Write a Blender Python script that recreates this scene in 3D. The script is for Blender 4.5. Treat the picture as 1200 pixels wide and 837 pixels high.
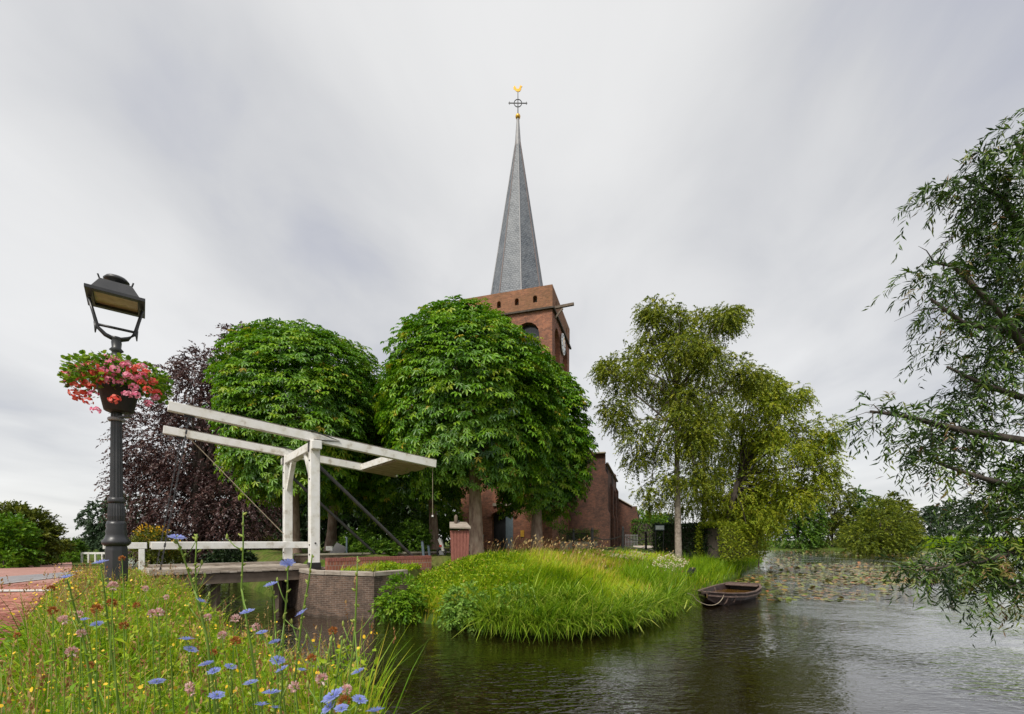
import bpy, bmesh, math, random
import numpy as np
from mathutils import Vector, Matrix
for o in list(bpy.data.objects): bpy.data.objects.remove(o, do_unlink=True)
sc = bpy.context.scene
C = sc.collection
R_ = math.radians
# ------------------------------------------------------------------ camera
EYE, F, HOR = 2.41, 533.33, 633.0
cd = bpy.data.cameras.new('Camera'); cam = bpy.data.objects.new('Camera', cd); C.objects.link(cam)
cam.location = (0, 0, EYE); cam.rotation_euler = (R_(90), 0, 0)
cd.sensor_width = 36; cd.lens = 16; cd.shift_y = (HOR - 418.5) / 1200
cd.clip_start = 0.05; cd.clip_end = 6000
sc.camera = cam
# ------------------------------------------------------------------ light
SUN_EL, SUN_AZ = 52.0, 205.0            # azimuth, clockwise from +Y (the way the camera looks)
w = bpy.data.worlds.new('World'); sc.world = w; w.use_nodes = True
nt = w.node_tree; nt.nodes.clear()
def N(t, **k):
    n = nt.nodes.new(t)
    for a, b in k.items(): setattr(n, a, b)
    return n
def math_(op, a, b=None):
    n = N('ShaderNodeMath', operation=op)
    for i, x in enumerate((a, b)):
        if x is None: continue
        if isinstance(x, (int, float)): n.inputs[i].default_value = x
        else: nt.links.new(x, n.inputs[i])
    return n.outputs[0]
sky = N('ShaderNodeTexSky', sky_type='NISHITA'); sky.sun_disc = False
sky.sun_elevation = R_(SUN_EL); sky.sun_rotation = R_(SUN_AZ)
tc = N('ShaderNodeTexCoord'); sp = N('ShaderNodeSeparateXYZ'); nt.links.new(tc.outputs['Generated'], sp.inputs[0])
zz = math_('ADD', math_('MAXIMUM', sp.outputs[2], 0.0), 0.16)
cb = N('ShaderNodeCombineXYZ')
nt.links.new(math_('DIVIDE', sp.outputs[0], zz), cb.inputs[0]); nt.links.new(math_('DIVIDE', sp.outputs[1], zz), cb.inputs[1])
mp = N('ShaderNodeMapping'); nt.links.new(cb.outputs[0], mp.inputs[0])
mp.inputs['Scale'].default_value = (1.0, 0.42, 1); mp.inputs['Rotation'].default_value = (0, 0, R_(14)); mp.inputs['Location'].default_value = (3.85, 1.2, 0.4)
n1 = N('ShaderNodeTexNoise'); n1.inputs['Scale'].default_value = 0.9; n1.inputs['Detail'].default_value = 5; n1.inputs['Roughness'].default_value = 0.42; n1.inputs['Distortion'].default_value = 0.25
nt.links.new(mp.outputs[0], n1.inputs['Vector'])
mp2 = N('ShaderNodeMapping'); nt.links.new(cb.outputs[0], mp2.inputs[0]); mp2.inputs['Scale'].default_value = (1.0, 0.7, 1); mp2.inputs['Rotation'].default_value = (0, 0, R_(-28)); mp2.inputs['Location'].default_value = (1.3, 4.4, 2.0)
n2 = N('ShaderNodeTexNoise'); n2.inputs['Scale'].default_value = 2.3; n2.inputs['Detail'].default_value = 6; n2.inputs['Roughness'].default_value = 0.5; n2.inputs['Distortion'].default_value = 0.4
nt.links.new(mp2.outputs[0], n2.inputs['Vector'])
rp = N('ShaderNodeValToRGB'); nt.links.new(math_('ADD', math_('MULTIPLY', n1.outputs['Fac'], 0.68), math_('MULTIPLY', n2.outputs['Fac'], 0.32)), rp.inputs[0])
e = rp.color_ramp.elements
e[0].position = 0.33; e[0].color = (2.2, 2.25, 2.5, 1)
e[1].position = 0.66; e[1].color = (3.85, 3.82, 3.77, 1)
for p_, c_ in ((0.39, (2.75, 2.76, 2.82, 1)), (0.455, (3.18, 3.17, 3.17, 1)), (0.53, (3.5, 3.48, 3.45, 1))):
    x = e.new(p_); x.color = c_
mx = N('ShaderNodeMixRGB'); mx.inputs[0].default_value = 0.94
nt.links.new(sky.outputs[0], mx.inputs[1]); nt.links.new(rp.outputs[0], mx.inputs[2])
bg = N('ShaderNodeBackground'); bg.inputs[1].default_value = 0.1
nt.links.new(mx.outputs[0], bg.inputs[0])
wo = N('ShaderNodeOutputWorld'); nt.links.new(bg.outputs[0], wo.inputs[0])
sl = bpy.data.lights.new('Sun', 'SUN'); sl.energy = 1.5; sl.angle = R_(14); sl.color = (1.0, 0.95, 0.86)
so = bpy.data.objects.new('Sun', sl); C.objects.link(so)
az, el = R_(SUN_AZ), R_(SUN_EL)
sdir = Vector((math.sin(az) * math.cos(el), math.cos(az) * math.cos(el), math.sin(el)))
so.rotation_euler = sdir.to_track_quat('Z', 'Y').to_euler(); so.location = sdir * 60
vs = sc.view_settings; vs.view_transform = 'Standard'; vs.look = 'None'; vs.gamma = 1; vs.exposure = 1.25; vs.use_curve_mapping = False
sc.render.engine = 'CYCLES'
# ------------------------------------------------------------------ helpers
def W(px, py, Y):                        # a point seen at px,py of the photograph, Y metres ahead
    return Vector(((px - 600) / F * Y, Y, EYE + (HOR - py) / F * Y))
def tag(o, label=None, cat=None, group=None, kind=None):
    if label: o['label'] = label
    if cat: o['category'] = cat
    if group: o['group'] = group
    if kind: o['kind'] = kind
    return o
def thing(name, label, cat, loc=(0, 0, 0), group=None, rz=0):
    o = bpy.data.objects.new(name, None); C.objects.link(o); o.location = loc; o.rotation_euler.z = rz
    o.empty_display_size = 0.2
    return tag(o, label, cat, group)
def root_of(o):
    while o.parent: o = o.parent
    return o
def link(name, me, mat, parent=None, org=None):
    o = bpy.data.objects.new(name, me); C.objects.link(o)
    if mat: me.materials.append(mat)
    if parent: o.parent = parent
    elif org is not None: o.location = org
    return o
def copy_tree(o, parent=None):
    c = o.copy(); C.objects.link(c); c.parent = parent
    for ch in o.children: copy_tree(ch, c)
    return c
class MB:
    """collects shapes; world coordinates unless the parent sits at the origin"""
    def __init__(s): s.v = []; s.f = []
    def add(s, vs, fs):
        b = len(s.v); s.v += [tuple(v) for v in vs]; s.f += [tuple(b + i for i in f) for f in fs]; return s
    def beam(s, p0, p1, w, h, up=(0, 0, 1), w1=None, h1=None):
        p0, p1 = Vector(p0), Vector(p1); d = (p1 - p0).normalized(); u = Vector(up)
        if abs(d.dot(u)) > .98: u = Vector((0, 1, 0)) if abs(d.y) < .9 else Vector((1, 0, 0))
        r = d.cross(u).normalized(); u = r.cross(d)
        vs = []
        for p, a, b in ((p0, w, h), (p1, w1 or w, h1 or h)):
            for i, j in ((-1, -1), (1, -1), (1, 1), (-1, 1)): vs.append(p + r * (i * a / 2) + u * (j * b / 2))
        return s.add(vs, [(3, 2, 1, 0), (4, 5, 6, 7), (0, 1, 5, 4), (1, 2, 6, 5), (2, 3, 7, 6), (3, 0, 4, 7)])
    def box(s, c, size, rz=0):
        c = Vector(c); d = Vector((math.cos(rz), math.sin(rz), 0)) * (size[0] / 2)
        return s.beam(c - d, c + d, size[1], size[2])
    def tube(s, pts, r, n=8, cap=True):
        pts = [Vector(p) for p in pts]; m = len(pts); rs = r if isinstance(r, (list, tuple)) else [r] * m
        ref = Vector((0.13, 0.31, 0.94)); vs = []; fs = []
        for i, p in enumerate(pts):
            d = (pts[min(i + 1, m - 1)] - pts[max(i - 1, 0)]).normalized()
            rf = ref if abs(d.dot(ref)) < .95 else Vector((0.9, 0.3, 0.1))
            a = d.cross(rf).normalized(); b = d.cross(a)
            for k in range(n):
                t = 2 * math.pi * k / n; vs.append(p + (a * math.cos(t) + b * math.sin(t)) * rs[i])
        for i in range(m - 1):
            for k in range(n):
                fs.append((i * n + k, i * n + (k + 1) % n, (i + 1) * n + (k + 1) % n, (i + 1) * n + k))
        if cap: fs.append(tuple(range(n - 1, -1, -1))); fs.append(tuple((m - 1) * n + k for k in range(n)))
        # keep the ring orientation steady: rebuild normals later
        return s.add(vs, fs)
    def lathe(s, prof, c=(0, 0, 0), n=16, rot=0, sx=1, sy=1):
        c = Vector(c); vs = []; fs = []
        for r, z in prof:
            for k in range(n):
                t = rot + 2 * math.pi * k / n; vs.append(c + Vector((math.cos(t) * r * sx, math.sin(t) * r * sy, z)))
        for i in range(len(prof) - 1):
            for k in range(n): fs.append((i * n + k, i * n + (k + 1) % n, (i + 1) * n + (k + 1) % n, (i + 1) * n + k))
        fs.append(tuple(range(n - 1, -1, -1))); fs.append(tuple((len(prof) - 1) * n + k for k in range(n)))
        return s.add(vs, fs)
    def prism(s, poly, ext):
        poly = [Vector(p) for p in poly]; ext = Vector(ext); n = len(poly)
        return s.add(poly + [p + ext for p in poly], [tuple(range(n - 1, -1, -1)), tuple(range(n, 2 * n))] + [(i, (i + 1) % n, n + (i + 1) % n, n + i) for i in range(n)])
    def ico(s, c, r, sub=1, sq=(1, 1, 1), jit=0, rnd=random):
        bm = bmesh.new(); bmesh.ops.create_icosphere(bm, subdivisions=sub, radius=1)
        vs = []
        for v in bm.verts:
            k = 1 + (rnd.random() - .5) * jit; vs.append(Vector(c) + Vector((v.co.x * r * sq[0] * k, v.co.y * r * sq[1] * k, v.co.z * r * sq[2] * k)))
        fs = [tuple(v.index for v in f.verts) for f in bm.faces]; bm.free()
        return s.add(vs, fs)
    def build(s, name, mat, parent=None, org=None, smooth=False, bevel=0, recalc=True, uv=True):
        o0 = Vector((0, 0, 0))
        if parent is not None: o0 = Vector(root_of(parent).location)
        elif org is not None: o0 = Vector(org)
        me = bpy.data.meshes.new(name)
        me.from_pydata([tuple(Vector(v) - o0) for v in s.v], [], s.f)
        if recalc:
            bm = bmesh.new(); bm.from_mesh(me); bmesh.ops.recalc_face_normals(bm, faces=bm.faces); bm.to_mesh(me); bm.free()
        if uv:
            ul = me.uv_layers.new(name='UVMap')
            for p in me.polygons:
                nn = p.normal
                if abs(nn.z) > .8: a, b = Vector((1, 0, 0)), Vector((0, 1, 0))
                else: a = Vector((-nn.y, nn.x, 0)).normalized(); b = Vector((0, 0, 1))
                for li in p.loop_indices:
                    co = me.vertices[me.loops[li].vertex_index].co; ul.data[li].uv = (co.dot(a), co.dot(b))
        if smooth: me.polygons.foreach_set('use_smooth', [True] * len(me.polygons))
        o = link(name, me, mat, parent, o0 if parent is None else None)
        if bevel:
            b = o.modifiers.new('bevel', 'BEVEL'); b.width = bevel; b.segments = 2; b.limit_method = 'ANGLE'
        return o
def np_mesh(name, V, Fa, mat, parent=None, var=None, org=None, smooth=False):
    """V (n,3) float, Fa (m,k) int; var: one value for each vertex, read by the material as colour variation of the leaf"""
    o0 = np.zeros(3)
    if parent is not None: o0 = np.array(root_of(parent).location)
    elif org is not None: o0 = np.array(org)
    V = np.asarray(V, dtype=np.float32) - o0.astype(np.float32); Fa = np.asarray(Fa, dtype=np.int32); m, k = Fa.shape
    me = bpy.data.meshes.new(name)
    me.vertices.add(len(V)); me.vertices.foreach_set('co', V.ravel())
    me.loops.add(m * k); me.loops.foreach_set('vertex_index', Fa.ravel())
    me.polygons.add(m); me.polygons.foreach_set('loop_start', np.arange(0, m * k, k, dtype=np.int32))
    if smooth: me.polygons.foreach_set('use_smooth', np.ones(m, dtype=bool))
    if var is not None:
        a = me.attributes.new('var', 'FLOAT', 'POINT'); a.data.foreach_set('value', np.asarray(var, dtype=np.float32))
    me.update(calc_edges=True); me.validate()
    return link(name, me, mat, parent, o0 if parent is None else None)
def nrm(a): return a / np.maximum(np.linalg.norm(a, axis=-1, keepdims=True), 1e-9)
def frames(d, n):                         # columns: axis, side, normal
    d = nrm(d); s = nrm(np.cross(n, d)); z = np.cross(d, s)
    return np.stack([d, s, z], axis=2)
def scatter(T, TF, pos, Rm, scale, var):
    k = len(T); n = len(pos)
    V = np.einsum('nij,kj->nki', Rm, T) * np.reshape(scale, (n, 1, -1) if np.ndim(scale) > 1 else (n, 1, 1)) + pos[:, None, :]
    Fa = (np.asarray(TF)[None] + (np.arange(n) * k)[:, None, None]).reshape(-1, len(TF[0]))
    return V.reshape(-1, 3), Fa, np.repeat(var, k)
def merge(parts):
    Vs, Fs, As, b = [], [], [], 0
    for V, Fa, A in parts: Vs.append(V); Fs.append(Fa + b); As.append(A); b += len(V)
    return np.concatenate(Vs), np.concatenate(Fs), np.concatenate(As)
LEAF = (np.array([[0, 0, 0], [.45, .24, .05], [1, 0, -.12], [.45, -.24, .05]]), [(0, 2, 1), (0, 3, 2)])
LANCE = (np.array([[0, 0, 0], [.4, .1, .02], [1, 0, -.1], [.4, -.1, .02]]), [(0, 2, 1), (0, 3, 2)])
def palmate():
    V = [(0, 0, 0)]; Fs = []
    for a, L in ((-105, .62), (-52, .88), (0, 1.0), (52, .88), (105, .62)):
        t = R_(a); d = np.array((math.cos(t), math.sin(t))); s = np.array((-d[1], d[0])); b = len(V)
        for q, wd, z in ((.66, .17, -.03), (1.0, 0, -.34), (.66, -.17, -.03)):
            p = d * q * L + s * wd * L; V.append((p[0], p[1], z * L))
        Fs += [(0, b + 1, b), (0, b + 2, b + 1)]
    return np.array(V), Fs
PALM = palmate()
# ------------------------------------------------------------------ materials
def newmat(name):
    m = bpy.data.materials.new(name); m.use_nodes = True; t = m.node_tree; t.nodes.clear()
    out = t.nodes.new('ShaderNodeOutputMaterial'); p = t.nodes.new('ShaderNodeBsdfPrincipled'); t.links.new(p.outputs[0], out.inputs[0])
    return m, t, p, out
def ramp(t, src, stops):
    r = t.nodes.new('ShaderNodeValToRGB'); t.links.new(src, r.inputs[0]); el = r.color_ramp.elements
    el[0].position, el[0].color = stops[0][0], (*stops[0][1], 1); el[1].position, el[1].color = stops[-1][0], (*stops[-1][1], 1)
    for p, c in stops[1:-1]: x = el.new(p); x.color = (*c, 1)
    return r.outputs[0]
def noise(t, scale, detail=4, rough=.55, vec=None, dist=0):
    n = t.nodes.new('ShaderNodeTexNoise'); n.inputs['Scale'].default_value = scale; n.inputs['Detail'].default_value = detail; n.inputs['Roughness'].default_value = rough; n.inputs['Distortion'].default_value = dist
    if vec is None:
        c = t.nodes.new('ShaderNodeTexCoord'); vec = c.outputs['Object']
    t.links.new(vec, n.inputs['Vector']); return n.outputs['Fac']
def bumpn(t, p, h, strength, dist):
    b = t.nodes.new('ShaderNodeBump'); b.inputs['Strength'].default_value = strength; b.inputs['Distance'].default_value = dist
    t.links.new(h, b.inputs['Height']); t.links.new(b.outputs[0], p.inputs['Normal'])
def pm(name, stops, scale=4, rough=.7, bump=0, bscale=40, bdist=.01, metallic=0, spec=.4, detail=5, stretch=None):
    m, t, p, o = newmat(name)
    vec = None
    if stretch:
        c = t.nodes.new('ShaderNodeTexCoord'); q = t.nodes.new('ShaderNodeMapping'); q.inputs['Scale'].default_value = stretch
        t.links.new(c.outputs['Object'], q.inputs[0]); vec = q.outputs[0]
    if len(stops) == 1: p.inputs['Base Color'].default_value = (*stops[0], 1)
    else:
        n = len(stops); t.links.new(ramp(t, noise(t, scale, detail, vec=vec), [(.3 + .4 * i / (n - 1), c) for i, c in enumerate(stops)]), p.inputs['Base Color'])
    p.inputs['Roughness'].default_value = rough; p.inputs['Metallic'].default_value = metallic; p.inputs['Specular IOR Level'].default_value = spec
    if bump: bumpn(t, p, noise(t, bscale, 4, vec=vec), bump, bdist)
    return m
def leafmat(name, cols, trans=.3, rough=.5, spec=.35, nscale=.0):
    m, t, p, o = newmat(name)
    a = t.nodes.new('ShaderNodeAttribute'); a.attribute_name = 'var'
    n = len(cols); col = ramp(t, a.outputs['Fac'], [(i / (n - 1), c) for i, c in enumerate(cols)])
    t.links.new(col, p.inputs['Base Color']); p.inputs['Roughness'].default_value = rough; p.inputs['Specular IOR Level'].default_value = spec
    tr = t.nodes.new('ShaderNodeBsdfTranslucent'); t.links.new(col, tr.inputs[0])
    mx = t.nodes.new('ShaderNodeMixShader'); mx.inputs[0].default_value = trans
    t.links.new(p.outputs[0], mx.inputs[1]); t.links.new(tr.outputs[0], mx.inputs[2]); t.links.new(mx.outputs[0], o.inputs[0])
    return m
def brickmat(name, c1, c2, mortar, bw=.23, rh=.075, ms=.009, dark=(.05, .035, .03), stain=.5, bump=.5, rough=.85, off=.5):
    m, t, p, o = newmat(name)
    c = t.nodes.new('ShaderNodeTexCoord'); b = t.nodes.new('ShaderNodeTexBrick'); t.links.new(c.outputs['UV'], b.inputs['Vector'])
    b.inputs['Color1'].default_value = (*c1, 1); b.inputs['Color2'].default_value = (*c2, 1); b.inputs['Mortar'].default_value = (*mortar, 1)
    b.inputs['Scale'].default_value = 1; b.inputs['Brick Width'].default_value = bw; b.inputs['Row Height'].default_value = rh; b.inputs['Mortar Size'].default_value = ms; b.inputs['Mortar Smooth'].default_value = .2; b.offset = off
    f = ramp(t, noise(t, .7, 9, .75), [(.40, (0, 0, 0)), (.62, (1, 1, 1))])
    f2 = ramp(t, noise(t, 4.5, 4, .75), [(.42, (0, 0, 0)), (.62, (1, 1, 1))])
    ff = t.nodes.new('ShaderNodeMixRGB'); ff.blend_type = 'ADD'; ff.inputs[0].default_value = .7; t.links.new(f, ff.inputs[1]); t.links.new(f2, ff.inputs[2])
    sc_ = t.nodes.new('ShaderNodeMath'); sc_.operation = 'MULTIPLY'; sc_.inputs[1].default_value = stain; t.links.new(ff.outputs[0], sc_.inputs[0]); sc_.use_clamp = True
    mx = t.nodes.new('ShaderNodeMixRGB'); t.links.new(sc_.outputs[0], mx.inputs[0]); t.links.new(b.outputs['Color'], mx.inputs[1]); mx.inputs[2].default_value = (*dark, 1)
    t.links.new(mx.outputs[0], p.inputs['Base Color']); p.inputs['Roughness'].default_value = rough; p.inputs['Specular IOR Level'].default_value = .25
    inv = t.nodes.new('ShaderNodeMath'); inv.operation = 'SUBTRACT'; inv.inputs[0].default_value = 1; t.links.new(b.outputs['Fac'], inv.inputs[1])
    bumpn(t, p, inv.outputs[0], bump, .012)
    return m
M = {}
M['white'] = pm('white_paint', [(.50, .45, .38), (.74, .72, .67), (.80, .785, .76), (.82, .81, .79)], 3.2, .45, .15, 60, .004)
M['wood_grey'] = pm('weathered_planks', [(.20, .165, .13), (.34, .29, .24), (.42, .37, .32)], 2.5, .85, .4, 30, .01, stretch=(1, 1, 6))
M['wood_dark'] = pm('dark_timber', [(.10, .075, .055), (.19, .145, .11)], 3, .8, .4, 25, .01)
M['ply'] = pm('tan_boards', [(.34, .25, .18), (.46, .36, .27)], 3, .75, .2, 30, .005)
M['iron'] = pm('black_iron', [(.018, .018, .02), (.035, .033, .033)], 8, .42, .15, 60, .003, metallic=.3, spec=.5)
M['iron_grey'] = pm('grey_iron', [(.05, .05, .055), (.09, .085, .085)], 8, .45, .15, 60, .003, metallic=.4)  # plain lighter grey iron for the stays and chains
M['lampblack'] = pm('lamp_enamel', [(.022, .023, .026), (.04, .04, .043)], 6, .38, .1, 50, .002, spec=.55)
M['reflector'] = pm('lamp_reflector', [(.45, .30, .20), (.62, .47, .34)], 14, .3, 0, spec=.5, metallic=.25)
M['pot'] = pm('pot_plastic', [(.03, .028, .03), (.055, .05, .05)], 6, .55)
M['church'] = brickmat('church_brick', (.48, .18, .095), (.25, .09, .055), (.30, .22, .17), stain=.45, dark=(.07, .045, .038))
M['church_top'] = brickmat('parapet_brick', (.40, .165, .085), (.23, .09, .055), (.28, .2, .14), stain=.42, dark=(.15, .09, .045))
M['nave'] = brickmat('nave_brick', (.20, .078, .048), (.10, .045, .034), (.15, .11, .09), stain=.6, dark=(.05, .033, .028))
M['abut'] = brickmat('quay_brick', (.22, .135, .095), (.12, .075, .055), (.28, .23, .19), bw=.21, rh=.06, ms=.009, stain=.55, dark=(.05, .04, .033))
M['redwall'] = brickmat('red_wall_brick', (.40, .15, .09), (.28, .10, .07), (.35, .27, .22), bw=.11, rh=.22, ms=.009, stain=.25)
M['slate'] = brickmat('slate', (.17, .19, .22), (.09, .105, .13), (.04, .045, .055), bw=.24, rh=.17, ms=.02, stain=.45, dark=(.24, .25, .27), bump=.8, rough=.45)
M['lead'] = pm('lead_hip', [(.22, .22, .24), (.32, .31, .32)], 3, .5)
M['hip'] = pm('hip_tile', [(.15, .12, .12), (.22, .17, .165)], 3, .6)
M['gold'] = pm('gilding', [(.65, .33, .04), (.85, .5, .08)], 5, .3, metallic=.6)
M['stone'] = pm('sandstone', [(.30, .26, .2), (.44, .39, .32)], 3, .85, .3, 20, .01)
M['coping'] = pm('concrete_coping', [(.34, .31, .26), (.52, .48, .42), (.58, .55, .49)], 3, .85, .4, 25, .01)
M['glass_dark'] = pm('dark_glass', [(.02, .022, .026), (.04, .042, .05)], 3, .12, spec=.6)
M['louvre'] = pm('pale_louvre', [(.42, .46, .5), (.55, .58, .6)], 3, .5)
M['clock'] = pm('clock_face', [(.75, .76, .78), (.82, .82, .83)], 2, .4)
M['door'] = pm('door_paint', [(.012, .013, .015), (.022, .022, .025)], 3, .5)
M['door_blue'] = pm('door_leaf_paint', [(.10, .14, .17), (.16, .2, .23)], 5, .55)
M['bark'] = pm('chestnut_bark', [(.17, .105, .08), (.36, .25, .19), (.46, .35, .27)], 5, .9, .8, 14, .05, stretch=(1, 1, .35))
M['bark_birch'] = pm('birch_bark', [(.11, .085, .07), (.27, .225, .185), (.36, .31, .26)], 5, .85, .5, 12, .02)
M['bark_dark'] = pm('dark_bark', [(.05, .04, .033), (.10, .08, .065)], 6, .9, .6, 12, .03, stretch=(1, 1, .4))
M['chest'] = leafmat('chestnut_leaf', [(.02, .075, .005), (.075, .20, .008), (.155, .33, .01), (.27, .43, .016), (.45, .33, .03)], .28, .4, .45)
M['beech'] = leafmat('copper_beech_leaf', [(.035, .017, .02), (.075, .036, .036), (.125, .065, .055), (.18, .105, .08)], .25, .4, .45)
M['birch'] = leafmat('birch_leaf', [(.06, .10, .010), (.17, .22, .016), (.29, .33, .022), (.44, .43, .05)], .35, .5, .3)
M['birch_y'] = leafmat('pale_birch_leaf', [(.07, .12, .008), (.20, .27, .014), (.34, .39, .02), (.50, .48, .05)], .35, .5, .3)
M['willow'] = leafmat('willow_leaf', [(.010, .026, .006), (.03, .07, .010), (.08, .16, .014), (.18, .24, .03), (.22, .12, .05)], .25, .4, .45)
M['green'] = leafmat('tree_leaf', [(.025, .065, .008), (.06, .14, .012), (.12, .23, .016), (.21, .32, .03)], .3, .5, .3)
M['lime'] = leafmat('lime_leaf', [(.05, .13, .008), (.11, .25, .01), (.19, .34, .015), (.30, .40, .03)], .35, .5, .3)
M['olive'] = leafmat('olive_leaf', [(.05, .08, .01), (.12, .15, .014), (.21, .23, .02), (.30, .30, .04)], .3, .5, .3)
M['bluegreen'] = leafmat('far_leaf', [(.03, .055, .03), (.06, .10, .05), (.10, .15, .075)], .25, .6, .2)  # blue-green tint puts slight distance haze into the leaf colour
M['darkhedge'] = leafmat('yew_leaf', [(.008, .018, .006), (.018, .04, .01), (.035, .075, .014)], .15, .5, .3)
M['grass'] = leafmat('bank_grass', [(.07, .16, .005), (.19, .35, .008), (.34, .49, .012), (.50, .54, .025), (.60, .42, .09)], .45, .45, .3)
M['sedge'] = leafmat('sedge_blade', [(.05, .12, .007), (.15, .29, .012), (.31, .47, .025), (.55, .60, .10)], .4, .4, .4)
M['verge'] = leafmat('verge_plants', [(.08, .19, .008), (.18, .35, .01), (.34, .47, .015), (.52, .52, .04), (.62, .38, .10)], .4, .5, .3)
M['straw'] = leafmat('dry_stalks', [(.25, .10, .04), (.38, .2, .08), (.5, .36, .16), (.55, .45, .25)], .3, .6, .2)
M['mint'] = leafmat('pale_bush_leaf', [(.10, .22, .03), (.2, .36, .05), (.34, .47, .10)], .35, .5, .3)
M['yellowfl'] = pm('yellow_petals', [(.62, .36, .01), (.75, .5, .02)], 8, .5)
M['chicory'] = leafmat('chicory_petals', [(.33, .38, .80), (.45, .50, .86)], .5, .55, .2)
M['stem'] = pm('chicory_stem', [(.12, .22, .03), (.2, .3, .05)], 30, .5)
M['bud'] = pm('chicory_bud', [(.18, .28, .04), (.33, .33, .07)], 90, .6)
M['clover'] = leafmat('clover_petals', [(.55, .27, .25), (.78, .50, .48), (.82, .66, .62)], .3, .6, .2)
M['rust'] = leafmat('seed_head', [(.24, .07, .02), (.42, .15, .04), (.5, .25, .08)], .2, .7, .1)
M['gerpink'] = leafmat('geranium_pink', [(.75, .14, .28), (.85, .30, .42), (.88, .45, .55)], .3, .5, .2)
M['gerred'] = leafmat('geranium_red', [(.75, .07, .05), (.85, .16, .12), (.86, .27, .2)], .3, .5, .2)
M['whitefl'] = leafmat('cream_petals', [(.7, .6, .42), (.78, .72, .58)], .3, .6, .2)
M['soil'] = pm('soil', [(.05, .04, .02), (.075, .075, .02), (.07, .09, .025)], 2, .95, .5, 9, .05)
M['boat'] = pm('tarred_boat', [(.028, .018, .017), (.055, .035, .032)], 5, .5, .3, 20, .01)
M['boat_rim'] = pm('worn_gunwale', [(.10, .065, .055), (.20, .14, .12)], 9, .6, .3, 20, .01)
M['bilge'] = pm('bilge_water', [(.06, .025, .006), (.12, .055, .012), (.16, .11, .02)], 9, .12, .1, 20, .004)
M['rope'] = pm('rope', [(.33, .27, .19), (.45, .38, .28)], 30, .9)
M['redpaint'] = pm('red_brown_boards', [(.22, .075, .06), (.32, .12, .095)], 6, .75, .3, 30, .006, stretch=(4, 4, 1))
M['path'] = pm('pale_path', [(.36, .30, .25), (.5, .44, .38)], 2, .9, .3, 20, .01)
M['paver'] = leafmat('road_brick', [(.20, .065, .045), (.31, .105, .07), (.40, .15, .10), (.42, .20, .15)], 0, .75, .3)
M['joint'] = pm('road_bed', [(.17, .10, .075), (.24, .13, .10)], 6, .9, .4, 40, .01)
M['roadred'] = pm('worn_red_paving', [(.33, .17, .14), (.42, .23, .19)], 3, .85, .3, 40, .006)
M['roadgrey'] = pm('grey_paving', [(.20, .19, .2), (.29, .275, .28)], 3, .85, .3, 40, .006)
M['strip'] = pm('pale_strip', [(.5, .45, .42), (.6, .56, .52)], 3, .8)
M['dirt'] = pm('verge_dirt', [(.26, .12, .05), (.36, .19, .08)], 2, .95, .4, 20, .01)
M['blue_grey'] = pm('blue_grey_post', [(.10, .13, .17), (.15, .19, .23)], 4, .5)
M['pad'] = leafmat('lily_pad', [(.13, .18, .03), (.20, .24, .05), (.28, .24, .07), (.36, .17, .06), (.30, .09, .045)], .1, .35, .5)
# water
m, t, p, o = newmat('water'); M['water'] = m
p.inputs['Base Color'].default_value = (.010, .006, .0018, 1); p.inputs['Roughness'].default_value = .035; p.inputs['IOR'].default_value = 1.4; p.inputs['Specular IOR Level'].default_value = .7; p.inputs['Coat Weight'].default_value = .8; p.inputs['Coat Roughness'].default_value = .03; p.inputs['Coat IOR'].default_value = 1.36
c = t.nodes.new('ShaderNodeTexCoord')
def wv(rot, sx, sy, scale, detail):
    q = t.nodes.new('ShaderNodeMapping'); q.inputs['Rotation'].default_value = (0, 0, R_(rot)); q.inputs['Scale'].default_value = (sx, sy, 1); t.links.new(c.outputs['Object'], q.inputs[0])
    return noise(t, scale, detail, .5, vec=q.outputs[0], dist=.3)
a1 = wv(-30, 1, 2.3, 3.6, 2); a2 = wv(20, 1, 2.2, .8, 2); a3 = wv(-10, 1, 2.0, 9, 2)
mk = ramp(t, noise(t, .22, 3, .5, vec=c.outputs['Object']), [(.44, (.08, .08, .08)), (.58, (1, 1, 1))])
s1 = t.nodes.new('ShaderNodeMath'); s1.operation = 'MULTIPLY'; t.links.new(a1, s1.inputs[0]); t.links.new(mk, s1.inputs[1])
s2 = t.nodes.new('ShaderNodeMath'); s2.operation = 'MULTIPLY_ADD'; t.links.new(a2, s2.inputs[0]); s2.inputs[1].default_value = .35; t.links.new(s1.outputs[0], s2.inputs[2])
s3 = t.nodes.new('ShaderNodeMath'); s3.operation = 'MULTIPLY_ADD'; t.links.new(a3, s3.inputs[0]); s3.inputs[1].default_value = .10; t.links.new(s2.outputs[0], s3.inputs[2])
bumpn(t, p, s3.outputs[0], 1.0, .055); t.links.new(p.inputs['Normal'].links[0].from_socket, p.inputs['Coat Normal'])
# ------------------------------------------------------------------ terrain
BX = Vector((.775, .632, 0)); PX = Vector((-.632, .775, 0))       # along the bridge to the island / along the canal, away
QX = Vector((-.676, .737, 0)); NX = Vector((.737, .676, 0))       # near quay: along it / towards the water
NQ = 1.10; P1x, P1y = -6.99, 16.07
C0, C1 = Vector((-6.55, 14.75, 0)), Vector((-4.2, 13.85, 0))
ISLE = np.array([(-6.7, 14.9), (-4.15, 14.05), (-3.4, 13.75), (-1.89, 12.75), (-.43, 11.75), (.82, 11.3), (2.5, 11.95), (4.3, 14.1), (6.2, 17.3), (9.9, 22.6), (15.0, 30.2), (27.5, 50), (35, 70), (38, 88), (50, 106), (900, 110), (1800, 300), (1800, 3500), (-1800, 3500), (-1800, 1600), (-44.6, 61.4)])
RIGHT = np.array([(9.8, -40), (10.2, 4), (11.2, 8.5), (14, 12), (24, 14), (90, 10), (90, -40)])
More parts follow.
